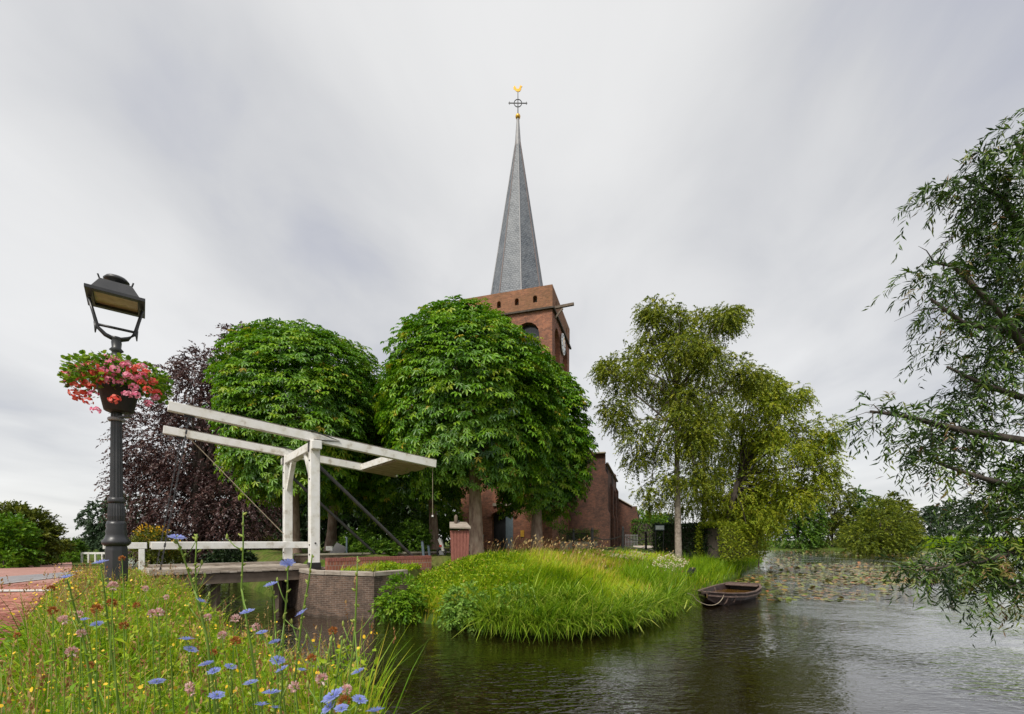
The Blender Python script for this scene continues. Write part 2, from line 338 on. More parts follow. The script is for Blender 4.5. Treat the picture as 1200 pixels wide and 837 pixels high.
def sdf(poly, x, y):                      # positive inside
    d = np.full(x.shape, 1e9); ins = np.zeros(x.shape, bool); n = len(poly)
    for i in range(n):
        a, b = poly[i], poly[(i + 1) % n]; e = b - a
        tt = np.clip(((x - a[0]) * e[0] + (y - a[1]) * e[1]) / (e @ e), 0, 1)
        d = np.minimum(d, np.hypot(x - a[0] - tt * e[0], y - a[1] - tt * e[1]))
        c = ((a[1] > y) != (b[1] > y)) & (x < (b[0] - a[0]) * (y - a[1]) / (b[1] - a[1] + 1e-12) + a[0]); ins ^= c
    return np.where(ins, d, -d)
def bumpy(x, y): return .06 * np.sin(x * 1.7 + .6 * y) + .05 * np.sin(y * 2.1 - .9 * x + 1) + .04 * np.sin(3.3 * x + 2.2 * y)
def height(x, y):
    x = np.asarray(x, float); y = np.asarray(y, float)
    s = sdf(ISLE, x, y)
    L = np.where(x < -3.6, 1.2, 5.2); L = np.where(y > 60, 3.0, L)
    top = np.where(y > 60, .75, np.where(y < 26, 1.62, 1.70)) ; top = np.where((x < -1) & (y < 24) & ((x - P1x) * -.632 + (y - P1y) * .775 < .1), 1.62 - .27 * np.clip((-1 - x) / 2.2, 0, 1), top); top = np.where((x < -9) & (y > 30), .9 + .8 * np.clip((48 - y) / 18, 0, 1), top)
    sm = np.clip((s - .15) / L, 0, 1); sm = sm ** .85
    zi = np.where(s < .15, -.9 + np.clip((s + .35) / .5, 0, 1) * 1.2, .30 + (top - .30) * sm + bumpy(x, y) * np.clip(s / 2, 0, 1) * (y < 40))
    nn = x * NX.x + y * NX.y; qq = x * QX.x + y * QX.y
    zl = 1.38 - .026 * np.clip(y - 9, 0, 30) - .10 * np.clip(nn - .2, 0, .8) + .02 * bumpy(x, y)
    zl = np.where(nn < 1.0, zl, -.9)
    r = sdf(RIGHT, x, y); zr = np.where(r < 0, -.9 + np.clip((r + .4) / .4, 0, 1) * 1.0, .1 + .7 * np.clip(r / 1.5, 0, 1))
    return np.maximum(np.maximum(zi, zl), zr)
def H(x, y): return float(height(np.array([x]), np.array([y]))[0])
def axis(a, b, step, far0, far1, g=1.22):
    m = list(np.arange(a, b, step)); s = step; q = a; lo = []
    while q > far0: s *= g; q -= s; lo.append(q)
    s = step; q = m[-1]; hi = []
    while q < far1: s *= g; q += s; hi.append(q)
    return np.array(lo[::-1] + m + hi)
gx = axis(-18, 18, .22, -1700, 1700); gy = axis(0, 36, .22, -300, 3200)
XX, YY = np.meshgrid(gx, gy); ZZ = height(XX, YY)
nx_, ny_ = len(gx), len(gy); idx = np.arange(nx_ * ny_).reshape(ny_, nx_)
Fq = np.stack([idx[:-1, :-1], idx[:-1, 1:], idx[1:, 1:], idx[1:, :-1]], -1).reshape(-1, 4)
# ground colour: earth and short turf
m, t, p, o = newmat('ground'); M['ground'] = m
nf = noise(t, .35, 6, .6); nf2 = noise(t, 5, 4, .6)
mxx = t.nodes.new('ShaderNodeMixRGB'); mxx.blend_type = 'OVERLAY'; mxx.inputs[0].default_value = .7
t.links.new(ramp(t, nf, [(.35, (.05, .08, .015)), (.5, (.085, .13, .02)), (.65, (.12, .11, .04))]), mxx.inputs[1]); t.links.new(ramp(t, nf2, [(.3, (.2, .2, .2)), (.7, (.75, .75, .7))]), mxx.inputs[2])
t.links.new(mxx.outputs[0], p.inputs['Base Color']); p.inputs['Roughness'].default_value = .95; p.inputs['Specular IOR Level'].default_value = .1; bumpn(t, p, nf2, .6, .05)
g = np_mesh('ground', np.stack([XX, YY, ZZ], -1).reshape(-1, 3), Fq, M['ground'], smooth=True); tag(g, kind='structure')
wm = MB().add([(-900, -300, 0), (900, -300, 0), (900, 900, 0), (-900, 900, 0)], [(0, 1, 2, 3)]).build('water', M['water'], recalc=False, uv=False); tag(wm, kind='structure')
# ------------------------------------------------------------------ road on the near bank
def strip_sheet(name, pts_a, pts_b, mat, dz, parent=None):
    """a sheet between two lines on the ground, following its height"""
    mb = MB(); n = len(pts_a); vs = []
    for a, b in zip(pts_a, pts_b):
        for k in range(7):
            q = a + (b - a) * (k / 6); vs.append((q.x, q.y, H(q.x, q.y) + dz))
    fs = [(i * 7 + k, i * 7 + k + 1, (i + 1) * 7 + k + 1, (i + 1) * 7 + k) for i in range(n - 1) for k in range(6)]
    mb.add(vs, fs); return mb.build(name, mat, parent, recalc=False, uv=False)
def nq(n, q): return NX * n + QX * q
qs = [0, 3, 5, 7, 9, 11, 13, 15, 18, 21, 25, 30, 36, 44, 54]
bend = lambda q: .012 * max(0, q - 14) ** 1.8 * .5
road = strip_sheet('road', [nq(-.62 - bend(q) * .2, q) for q in qs], [nq(-7.2 - bend(q) * .2, q) for q in qs], M['joint'], .03); tag(road, kind='structure')
o = strip_sheet('paving', [nq(-.62 - bend(q) * .2, q) for q in qs[5:]], [nq(-6.9 - bend(q) * .2, q) for q in qs[5:]], M['roadred'], .05, road)
ga = [Vector((-9.4, 7.6, 0)), Vector((-11.6, 10.3, 0)), Vector((-13.2, 13.4, 0)), Vector((-15.6, 17.5, 0)), Vector((-19, 22, 0)), Vector((-24, 27.5, 0)), Vector((-31, 35, 0))]
gb = [Vector((-13.6, 8.4, 0)), Vector((-14.6, 12.2, 0)), Vector((-15.9, 15.8, 0)), Vector((-18.0, 19.6, 0)), Vector((-21.2, 24.0, 0)), Vector((-26, 29.5, 0)), Vector((-33, 37, 0))]
strip_sheet('grey_lane', ga, gb, M['roadgrey'], .062, road)
strip_sheet('pale_kerb_strip', [v + Vector((.07, -.07, 0)) for v in ga], [v + Vector((-.06, .06, 0)) for v in ga], M['strip'], .07, road)
strip_sheet('pale_kerb_strip', [Vector((-11.5, 8.45, 0)), Vector((-9.6, 8.5, 0)), Vector((-8.2, 8.66, 0))], [Vector((-11.5, 8.85, 0)), Vector((-9.6, 8.9, 0)), Vector((-8.2, 9.0, 0))], M['strip'], .066, road)
strip_sheet('dirt_edge', [nq(-6.6 - .8 * math.sin(q * .3) * .3, q) for q in qs], [nq(-9.0, q) for q in qs], M['dirt'], .075, road)
# road bricks: laid in rows across the road, the 300 that show largest are single bricks
rnd = random.Random(4)
spots = []
for r in range(0, 130):
    q = 2.2 + r * .108
    for c_ in range(0, 14):
        n_ = -.74 - c_ * .214 - (.107 if r % 2 else 0)
        v = nq(n_, q)
        if v.y < 1.5: continue
        px = 600 + F * v.x / v.y
        spots.append((v.length if -60 < px < 120 else 99, v))
spots.sort(key=lambda s_: s_[0])
bv = MB().box((0, 0, 0), (.204, .098, .05)); proto = None
angB = math.atan2(NX.y, NX.x)
rest = []
for i, (d, v) in enumerate(spots):
    if d > 50 and i > 0: rest.append(v); continue
    if i < 300:
        z = H(v.x, v.y) + .022 + rnd.uniform(-.004, .004)
        if proto is None or i % 60 == 0:
            me = bpy.data.meshes.new('brick'); w_, h_ = .102, .049
            bm = bmesh.new(); bmesh.ops.create_cube(bm, size=1)
            for vv in bm.verts: vv.co = Vector((vv.co.x * .204, vv.co.y * .098, vv.co.z * .06))
            bmesh.ops.bevel(bm, geom=[e_ for e_ in bm.edges if all(x.co.z > 0 for x in e_.verts)], offset=.007, segments=1, affect='EDGES')
            bm.to_mesh(me); bm.free(); me.materials.append(M['paver'])
            a = me.attributes.new('var', 'FLOAT', 'POINT'); val = rnd.random(); a.data.foreach_set('value', [val] * len(me.vertices)); protos = (proto and protos or []) + [me]; proto = me
        o = bpy.data.objects.new('brick', rnd.choice(protos)); C.objects.link(o); o.parent = road
        o.location = (v.x, v.y, z); o.rotation_euler.z = angB + rnd.uniform(-.02, .02)
    else: rest.append(v)
T = np.array([(x, y, z) for z in (-.5, .5) for x, y in ((-.5, -.5), (.5, -.5), (.5, .5), (-.5, .5))]) * np.array((.204, .098, .06)); T[4:, :2] *= .94
TF = [(4, 5, 6, 7), (0, 1, 5, 4), (1, 2, 6, 5), (2, 3, 7, 6), (3, 0, 4, 7)]
rs = np.random.default_rng(2)
P_ = np.array([(v.x, v.y, H(v.x, v.y) + .022) for v in rest]); P_[:, 2] += rs.uniform(-.004, .004, len(P_))
Rm = np.broadcast_to(np.array(Matrix.Rotation(angB, 3, 'Z')), (len(P_), 3, 3))
V, Fa, A = scatter(T, TF, P_, Rm, np.ones(len(P_)), rs.random(len(P_)))
o = np_mesh('brick_paving', V, Fa, M['paver'], road, A); tag(o, kind='stuff')
# ------------------------------------------------------------------ quay wall along the near bank
t_ = thing('quay_wall', 'low canal quay wall with pale concrete coping beside the flower verge', 'wall', nq(NQ, 8))
mb = MB(); a, b = nq(NQ + .06, -14), nq(NQ + .06, 60); mb.beam(a + Vector((0, 0, .12)), b + Vector((0, 0, .12)), .22, 1.94); mb.build('brickwork', M['abut'], t_)
rnd = random.Random(8)
for i in range(26):
    q0 = -3 + i * 1.02
    mb = MB(); mb.beam(nq(NQ + .07, q0) + Vector((0, 0, 1.14 + rnd.uniform(-.012, .012))), nq(NQ + .07 + rnd.uniform(-.02, .02), q0 + 1.0) + Vector((0, 0, 1.14 + rnd.uniform(-.012, .012))), .30, .10); mb.build('coping_slab', M['coping'], t_, bevel=.012)
# ------------------------------------------------------------------ drawbridge
DZ = 1.46
P1 = Vector((-6.99, 16.07, 0)); P2 = P1 + PX * 3.72
def up(z): return Vector((0, 0, z))
t_ = thing('drawbridge', 'white wooden drawbridge with raised balance beams over the narrow canal', 'bridge', (P1 + P2) / 2 + up(DZ))
ob = lambda mb, name, mat, bevel=.012: mb.build(name, mat, t_, bevel=bevel)
for P in (P1, P2):
    po = ob(MB().beam(P + up(1.5), P + up(5.92), .32, .32, BX), 'post', M['white'], .02)
    for z_ in (1.9, 2.24, 4.55, 5.2): MB().tube([P - BX * .15 - PX * .05 + up(z_), P - BX * .185 - PX * .05 + up(z_)], .028, 8).build('bolt', M['iron'], po)
    MB().tube([P - PX * .15 + up(2.3), P - PX * .185 + up(2.3)], .03, 8).build('bolt', M['iron'], po)
    MB().beam(P + up(1.4), P + up(1.62), .37, .37, BX).build('post_shoe', M['iron'], po)
    MB().beam(P + up(5.5) - PX * .0 - BX * .17, P + up(5.98) - BX * .17, .05, .03, PX).build('iron_strap', M['iron'], po)
cbm = ob(MB().beam(P1 - PX * .42 + up(5.72), P2 + PX * .42 + up(5.72), .30, .30), 'cross_beam', M['white'], .02)
for P, s in ((P1, 1), (P2, -1)):
    MB().beam(P - PX * (s * .42) - BX * .16 + up(5.70), P + PX * (s * -.36) - BX * .16 + up(5.70), .02, .24).build('end_bracket', M['white'], cbm)
    ob(MB().beam(P + PX * (s * .12) + up(4.5), P + PX * (s * .95) + up(5.6), .2, .17, BX), 'brace', M['white'])
TL = math.tan(R_(4.9))
bl = lambda P, s: P + BX * s + up(6.02 - s * TL)
SA, SB = 4.12, 4.85
for P in (P1, P2):
    bo = ob(MB().beam(bl(P, -SA), bl(P, SB), .23, .28, w1=.23, h1=.32), 'balance_beam', M['white'], .015)
    MB().beam(bl(P, -SA + .45) + up(.15), bl(P, SB) + up(.175), .24, .012).build('cap_board', M['wood_grey'], bo)
    MB().beam(bl(P, -SA + .52) + up(.17), bl(P, -SA + .52) - up(.2), .27, .05, PX).build('chain_strap', M['iron'], bo)
    MB().tube([bl(P, -.35) + up(.17), bl(P, -.1) + up(.2) - PX * .16, bl(P, .5) + up(.1) - PX * .16, bl(P, .85) + up(.05) - PX * .14, bl(P, .5) - PX * .13 - up(.02), bl(P, -.05) - PX * .16 - up(.1)], .018, 6).build('iron_hook', M['iron'], bo)
q0, q1 = 3.15, 4.55
cw = thing('x', 'x', 'x'); bpy.data.objects.remove(cw)
mb = MB(); vs = [bl(P1, q0) + PX * .11 - up(.14), bl(P1, q1) + PX * .11 - up(.16), bl(P2, q1) - PX * .11 - up(.16), bl(P2, q0) - PX * .11 - up(.14)]
cw = ob(mb.prism(vs, (0, 0, .2)), 'counterweight_box', M['ply'])
MB().beam(bl(P1, q0 - .05) + PX * .11, bl(P2, q0 - .05) - PX * .11, .08, .26).build('front_board', M['white'], cw)
for k in range(8):
    a = P1 + (P2 - P1) * ((k + .55) / 8.1)
    MB().beam(bl(a, q0) - up(.165), bl(a, q1 + (.07 if k % 3 else -.05)) - up(.185), .40, .03, PX.cross(BX)).build('bottom_board', M['ply'], cw, bevel=.004)
for P in (P1, P2):                        # steel back stays
    ob(MB().tube([P + BX * .1 + up(5.1), P + BX * 3.9 + up(1.66)], .065, 8), 'back_stay', M['iron_grey'], 0)
ob(MB().tube([bl(P1, SB - .12), bl(P1, SB - .12) - up(2.15)], .008, 5), 'pull_rope', M['rope'], 0)
ob(MB().lathe([(.0, 0), (.04, .02), (.04, .08), (0, .1)], bl(P1, SB - .12) - up(2.25), 8), 'rope_handle', M['white'], 0)
for P in (P1, P2):                        # chains from the beam tips to the deck edge
    mb = MB(); a, b = bl(P, -SA + .52) - up(.15), P - BX * (SA + .18) + up(DZ + .05); nl = 52
    for k in range(nl):
        u0, u1 = a + (b - a) * (k / nl), a + (b - a) * ((k + 1.25) / nl)
        mb.beam(u0, u1, .05 if k % 2 else .018, .018 if k % 2 else .05, PX)
    ob(mb, 'chain', M['iron_grey'], 0)
ob(MB().tube([bl(P2, -SA + .75) - up(.1), P2 - BX * .1 + up(2.6)], .016, 6), 'tie_rope', M['rope'], 0)
dk = ob(MB().beam((P1 + P2) / 2 - BX * 4.5 + up(DZ - .16), (P1 + P2) / 2 + BX * .5 + up(DZ - .16), 3.3, .14), 'deck_frame', M['wood_dark'])
for k in range(22):
    s_ = -4.55 + k * .232; q = (P1 + P2) / 2 + BX * s_ + up(DZ - .055 + .006 * (k % 3))
    MB().beam(q - PX * 1.98, q + PX * 1.98, .222, .06).build('plank', M['wood_grey'], dk, bevel=.006)
for P, s in ((P1, .06), (P2, -.06)):
    MB().beam(P - BX * 4.6 + PX * s + up(DZ - .26), P + BX * .45 + PX * s + up(DZ - .26), .16, .32).build('edge_girder', M['wood_dark'], dk, bevel=.01)
    MB().beam(P - BX * 4.55 + PX * s * 1.0 + up(DZ + .03), P + BX * .2 + PX * s + up(DZ + .03), .14, .10).build('kerb_board', M['wood_grey'], dk, bevel=.01)
    ob(MB().beam(P - BX * 4.50 + PX * s * 4 + up(2.24), P - BX * .1 + PX * s * 4 + up(2.24), .10, .22), 'hand_rail', M['white'])
for s_ in (1.1, 2.9):
    ob(MB().beam(P1 - BX * s_ + PX * .35 + up(-.6), P1 - BX * s_ + PX * .35 + up(1.2), .2, .2), 'pile', M['wood_dark'])
for i, s_ in enumerate((.4,)):
    pass
t2 = thing('approach_rail', 'short white wooden rail with one post behind the black lamp post', 'railing', P1 - BX * 5.0 + up(1.3))
MB().beam(P1 - BX * 4.72 + up(1.1), P1 - BX * 4.72 + up(2.16), .14, .14, BX).build('post', M['white'], t2, bevel=.012)
MB().beam(P1 - BX * 4.60 + up(2.25), P1 - BX * 5.55 + up(2.25), .15, .18).build('rail', M['white'], t2, bevel=.012)
MB().beam(P1 - BX * 5.42 + up(1.1), P1 - BX * 5.42 + up(2.16), .14, .14, BX).build('post', M['white'], t2, bevel=.012)
# abutment, wing wall, red brick strip
t_ = thing('bridge_abutment', 'weathered brown brick abutment carrying the white bridge posts', 'wall', (C0 + C1) / 2)
C2 = C1 + Vector((.75, 1.2, 0)); C3 = C0 + PX * 5.2
cap = [C0, C1, C2, C2 + Vector((-2.4, 1.9, 0)), C3 + BX * 1.4, C3]
MB().prism([v + up(-.7) for v in cap], (0, 0, 2.0)).build('brick_face', M['abut'], t_)
c_ = sum(cap, Vector()) / 6
for a, b in ((C0, C1), (C1, C2), (C3, C0)):
    L = (b - a).length; k = max(1, round(L / .6)); nrm_ = (b - a).normalized().cross(Vector((0, 0, 1)))
    for i in range(k):
        u0, u1 = a + (b - a) * (i / k), a + (b - a) * ((i + .985) / k)
        MB().beam(u0 - nrm_ * .12 + up(1.365), u1 - nrm_ * .12 + up(1.365), .30, .13).build('coping_stone', M['wood_grey'], t_, bevel=.012)
t_ = thing('garden_wall', 'low red brick wall on edge leading from the bridge to the churchyard', 'wall', P1 + BX * 2.5 + up(1.5))
a, b = P1 + BX * .35 - PX * .2, P1 + BX * 4.5 - PX * .2
MB().beam(a + up(1.36), b + up(1.36), .24, .58).build('brickwork', M['redwall'], t_)
rnd = random.Random(3); ms_ = []
nb = 51
for k in range(nb):
    q = a + (b - a) * ((k + .5) / nb) + up(1.71 + rnd.uniform(-.006, .006))
    MB().beam(q - PX * .13, q + PX * .13, .071, .12).build('brick', M['redpaint'], t_, uv=False)
t_ = thing('garden_wall', 'low brick wall behind the far bridge post under the chestnuts', 'wall', P2 + BX * 2)
MB().beam(P2 + BX * .3 + PX * .2 + up(1.45), P2 + BX * 9 + PX * .2 + up(1.45), .24, .6).build('brickwork', M['abut'], t_)
MB().beam(P2 + BX * .3 + PX * .2 + up(1.785), P2 + BX * 9 + PX * .2 + up(1.785), .30, .07).build('coping', M['stone'], t_)
# ------------------------------------------------------------------ street lamp
LY = 5.5; LX = (136.5 - 600) / F * LY; LG = H(LX, LY)
lz = lambda py: EYE + (HOR - py) / F * LY
def street_lamp(loc):
    t_ = thing('street_lamp', 'black fluted street lamp with square lantern tilted over the flower verge', 'street lamp', loc)
    x, y, g_ = loc; c = Vector((x, y, 0)); bz = lambda mb, n, m_=M['lampblack'], sm=False, bv=.004, par=None: mb.build(n, m_, par or t_, smooth=sm, bevel=bv)
    bz(MB().lathe([(.16, g_ - .2), (.16, g_ + .08), (.12, g_ + .12), (.112, lz(645)), (.106, lz(640))], c, 8, R_(22)), 'plinth')
    bz(MB().lathe([(.11, lz(640)), (.138, lz(637)), (.138, lz(634)), (.112, lz(631)), (.098, lz(626)), (.105, lz(623)), (.093, lz(619)), (.099, lz(615)), (.088, lz(611))], c, 24), 'base_ring', sm=True, bv=0)
    vs = MB(); prof = [(.078, lz(611)), (.084, lz(605)), (.081, lz(596)), (.073, lz(590))]
    n = 20; V = []; Fs = []
    for i, (r, z) in enumerate(prof):
        for k in range(n * 2):
            a = math.pi * k / n; rr = r * (1 if k % 2 else .92); V.append(c + Vector((math.cos(a) * rr, math.sin(a) * rr, z)))
    Fs = [(i * n * 2 + k, i * n * 2 + (k + 1) % (n * 2), (i + 1) * n * 2 + (k + 1) % (n * 2), (i + 1) * n * 2 + k) for i in range(len(prof) - 1) for k in range(n * 2)]
    bz(vs.add(V, Fs), 'vase', bv=0)
    bz(MB().lathe([(.075, lz(590)), (.087, lz(588)), (.08, lz(585)), (.069, lz(583))], c, 20), 'collar', sm=True, bv=0)
    V = []; prof = [(.063, lz(583)), (.055, lz(500)), (.049, lz(430))]; n = 12
    for i, (r, z) in enumerate(prof):
        for k in range(n * 2):
            a = math.pi * k / n; rr = r * (1 if k % 2 else .86); V.append(c + Vector((math.cos(a) * rr, math.sin(a) * rr, z)))
    Fs = [(i * n * 2 + k, i * n * 2 + (k + 1) % (n * 2), (i + 1) * n * 2 + (k + 1) % (n * 2), (i + 1) * n * 2 + k) for i in range(2) for k in range(n * 2)]
    bz(MB().add(V, Fs), 'fluted_post', bv=0)
    bz(MB().lathe([(.05, lz(432)), (.05, lz(424)), (.075, lz(421)), (.05, lz(418)), (.045, lz(413)), (.07, lz(411)), (.045, lz(408)), (.05, lz(402)), (.045, lz(398)), (.06, lz(396))], c, 16), 'neck', sm=True, bv=0)
    ax = BX; ay = PX; zt = lz(352)
    
    arms = []
    for s in (-1, 1):
        pts = [c + up(lz(399)), c + ax * (s * .10) + up(lz(395)), c + ax * (s * .17) + up(lz(388)), c + ax * (s * .2) + up(lz(375)), c + ax * (s * .245) + up(lz(357))]
        a = bz(MB().tube(pts, [.028, .026, .022, .018, .018], 8), 'lantern_arm', sm=True, bv=0); arms.append(a)
        MB().tube([c + ax * (s * .185) + up(lz(383)), c + ax * (s * .19) + up(lz(395))], [.022, .006], 8).build('arm_tip', M['lampblack'], a, smooth=True)
    bz(MB().tube([c - ax * .185 + up(lz(385)), c + ax * .185 + up(lz(385))], .016, 8), 'cross_bar', sm=True, bv=0)
    zb = lz(356)
    # lantern hood: open frame below, sloped roof above
    h = .27
    def sq(r, z): return [c + ax * (sx * r) + ay * (sy * r) + up(z) for sx, sy in ((-1, -1), (1, -1), (1, 1), (-1, 1))]
    mb = MB(); A_ = sq(h, zb) + sq(h, zb + .04) + sq(.20, zb + .04) + sq(.20, zb)
    fs = []
    for k in range(4):
        j = (k + 1) % 4; fs += [(k, j, 4 + j, 4 + k), (4 + k, 4 + j, 8 + j, 8 + k), (8 + k, 8 + j, 12 + j, 12 + k), (12 + k, 12 + j, j, k)]
    hood = bz(mb.add(A_, fs), 'hood_brim', bv=.003)
    mb = MB(); A_ = sq(.225, zb + .042) + sq(.145, zb + .20); mb.add(A_, [(k, (k + 1) % 4, 4 + (k + 1) % 4, 4 + k) for k in range(4)] + [(4, 5, 6, 7)])
    rf = bz(mb, 'lantern_roof', bv=.004)
    for s1, s2 in ((-1, -1), (1, -1), (1, 1), (-1, 1)):
        MB().beam(c + ax * (s1 * .145) + ay * (s2 * .145) + up(zb + .19), c + ax * (s1 * .16) + ay * (s2 * .16) + up(zb + .235), .012, .012).build('corner_pin', M['lampblack'], rf)
    bz(MB().lathe([(.05, zb + .2), (.045, zb + .245), (.115, zb + .255), (.125, zb + .275), (.10, zb + .305), (.05, zb + .32), (0.004, zb + .325)], c, 20), 'finial', sm=True, bv=0)
    mb = MB(); A_ = sq(.198, zb + .03); mb.add(A_, [(0, 1, 2, 3)]); mb.build('reflector', M['reflector'], t_, recalc=False)
    return t_
street_lamp((LX, LY, LG))
# flower planter clasped round the lamp post
pc = Vector((LX + .055, LY - .03, 0))
t_ = thing('flower_planter', 'dark pot overflowing with pink and red geraniums on the lamp post', 'flower pot', (pc.x, pc.y, lz(487)))
MB().lathe([(.125, lz(484)), (.14, lz(483)), (.185, lz(462)), (.20, lz(461)), (.205, lz(457)), (.195, lz(455)), (.165, lz(456)), (.12, lz(458))], pc, 24).build('pot', M['pot'], t_, smooth=True)
MB().beam(pc + up(lz(490)) + BX * .0, pc + up(lz(489)) + Vector((.14, 0, 0)), .05, .02).build('bracket', M['lampblack'], t_)
MB().lathe([(.075, lz(494)), (.085, lz(493)), (.085, lz(491)), (.075, lz(490))], (LX, LY, 0), 16).build('clamp_ring', M['lead'], t_)
rg = np.random.default_rng(5); n = 1900
th = rg.uniform(0, 2 * np.pi, n); rr = np.sqrt(rg.random(n)) * .49; zc = lz(440) + (rg.random(n) - .55) * .40 * (1.15 - rr) - .30 * np.clip(rr - .28, 0, 1)
pos = np.stack([pc.x + np.cos(th) * rr, pc.y + np.sin(th) * rr, zc], 1)
d = np.stack([np.cos(th), np.sin(th), rg.normal(0, .4, n)], 1) + rg.normal(0, .5, (n, 3)); nn = np.array((0, 0, 1.)) + rg.normal(0, .45, (n, 3))
hexl = np.array([(0, 0, 0), (.3, .42, .06), (.75, .38, .03), (1, 0, -.05), (.75, -.38, .03), (.3, -.42, .06)]); hf = [(0, 2, 1), (0, 3, 2), (0, 4, 3), (0, 5, 4)]
V, Fa, A = scatter(hexl, hf, pos, frames(d, nn), rg.uniform(.035, .065, n), rg.random(n))
o = np_mesh('foliage', V, Fa, M['lime'], t_, A); tag(o, kind='stuff')
mb = MB(); rnd = random.Random(2)
for k in range(60):
    a = rnd.uniform(0, 6.283); r1 = rnd.uniform(.25, .55); mb.tube([pc + up(lz(458)), pc + Vector((math.cos(a) * r1 * .6, math.sin(a) * r1 * .6, lz(440))), pc + Vector((math.cos(a) * r1, math.sin(a) * r1, lz(447) - .3 * max(0, r1 - .25)))], .004, 4)
mb.build('flower_stems', M['stem'], t_, uv=False)
fl = [(78, 438), (94, 430), (112, 424), (128, 427), (140, 424), (148, 428), (165, 432), (176, 437), (84, 452), (99, 440), (108, 437), (104, 453), (130, 437), (126, 441), (152, 440), (163, 443), (172, 441), (160, 454), (178, 457), (190, 460), (81, 460), (100, 470), (133, 469), (137, 467), (162, 463), (179, 473), (110, 481), (120, 434), (143, 447), (88, 436), (184, 447), (72, 437), (157, 435), (116, 446), (170, 449), (93, 461), (150, 462), (118, 426), (136, 433), (75, 449), (189, 466), (128, 446), (82, 431), (102, 428), (90, 443), (110, 431), (97, 449), (86, 466), (107, 462), (80, 444), (124, 420), (134, 421), (152, 426), (170, 430), (118, 438)]
for i, (px, py) in enumerate(fl):
    dx = (px - 131) / 61.; yy = LY - .03 - .50 * math.sqrt(max(0.05, 1 - dx * dx)) * (.9 if py > 426 else .5) * rnd.uniform(.7, 1)
    q = W(131 + (px - 131) * .9, py, yy); m_ = 24
    dd = rg.normal(0, 1, (m_, 3)); dd[:, 2] += .4; dd[:, 1] -= .3; dd = nrm(dd)
    V, Fa, A = scatter(hexl, hf, np.array(q) + dd * np.array((.045, .04, .028)), frames(np.cross(dd, rg.normal(0, 1, (m_, 3))), dd), rg.uniform(.026, .042, m_), rg.random(m_))
    red = (i * 7) % 12 in (1, 3, 5, 6, 8, 10)
    np_mesh('flower_head', V, Fa, M['gerred'] if red else M['gerpink'], t_, A)
# ------------------------------------------------------------------ church
ND = Vector((.291, .957, 0)); FD = Vector((-.957, .291, 0))        # along the nave / along the west front to the left
K = Vector((3.0, 34.0, 0)); TWd = 7.5; GZ = 1.7
def facade(mb, O, u, inn, wd, z0, z1, cols, depth):
    """wall plane with real openings. cols: [(u0,u1,[(zb,zs,rise),...])]; returns outlines of the openings"""
    outs = []
    P = lambda a, z, d=0: O + u * a + inn * d + up(z)
    def arch(u0, u1, zs, rise, n=8):
        if rise <= 0: return [(u0, zs), (u1, zs)]
        return [((u0 + u1) / 2 - math.cos(math.pi * k / n) * (u1 - u0) / 2, zs + math.sin(math.pi * k / n) * rise) for k in range(n + 1)]
    cur = 0
    def poly(pts): mb.add([P(a, z) for a, z in pts], [tuple(range(len(pts)))])
    for u0, u1, ops in cols:
        if u0 > cur + 1e-4: poly([(cur, z0), (u0, z0), (u0, z1), (cur, z1)])
        low = [(u0, z0), (u1, z0)]
        for zb, zs, rise in ops:
            if zb > z0 + 1e-4 or len(low) > 2: poly(low + [(u1, zb), (u0, zb)])
            ar = arch(u0, u1, zs, rise); out = [(u0, zb), (u1, zb)] + ar[::-1]
            for i in range(len(out)):
                a, b = out[i], out[(i + 1) % len(out)]
                mb.add([P(*a), P(*b), P(b[0], b[1], depth), P(a[0], a[1], depth)], [(0, 1, 2, 3)])
            outs.append([P(a, z, depth) for a, z in out]); low = ar
        poly(low + [(u1, z1), (u0, z1)]) if len(low) == 2 else poly(low + [(u1, z1), (u0, z1)])
        cur = u1
    if cur < wd - 1e-4: poly([(cur, z0), (wd, z0), (wd, z1), (cur, z1)])
    return outs
ch = thing('church', 'red brick village church with slate spire and gilded weathercock', 'church', K + up(GZ))
ZS, ZP = 19.75, 21.5
mb = MB()
wo_ = facade(mb, K, FD, ND, TWd, .8, ZS, [(1.2, 3.1, [(14.6, 18.2, .95)]), (2.75 + .45, 4.85, [(1.0, 4.35, .42)]), (5.0, 6.6, [(14.6, 18.2, .8)])][:0] + [(1.0, 2.9, [(14.6, 18.0, .95)]), (3.05, 4.75, [(.9, 4.25, .4)]), (5.0, 6.6, [(14.6, 18.0, .8)])], .45)
so_ = facade(mb, K, ND, FD, TWd, .8, ZS, [(.95, 3.05, [(8.5, 18.0, 1.05)]), (4.4, 6.5, [(8.5, 18.0, 1.05)])], .35)
facade(mb, K + FD * TWd, ND, -FD, TWd, .8, ZS, [], .3); facade(mb, K + ND * TWd, FD, -ND, TWd, .8, ZS, [], .3)
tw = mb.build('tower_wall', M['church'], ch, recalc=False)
mb = MB(); KP = K - ND * .03 - FD * .03; TP = TWd + .06
par = [(u_ - .16 + .06, u_ + .16 + .06, [(20.35, 20.72, .16)]) for u_ in (1.28, 2.72, 4.16, 5.6)]
po_ = facade(mb, KP, FD, ND, TP, ZS, ZP, par, .5)
facade(mb, KP, ND, FD, TP, ZS, ZP, [(u_ - .16, u_ + .16, [(20.35, 20.72, .16)]) for u_ in (1.4, 5.9)], .5); facade(mb, KP + FD * TP, ND, -FD, TP, ZS, ZP, [], .5); facade(mb, KP + ND * TP, FD, -ND, TP, ZS, ZP, [], .5)
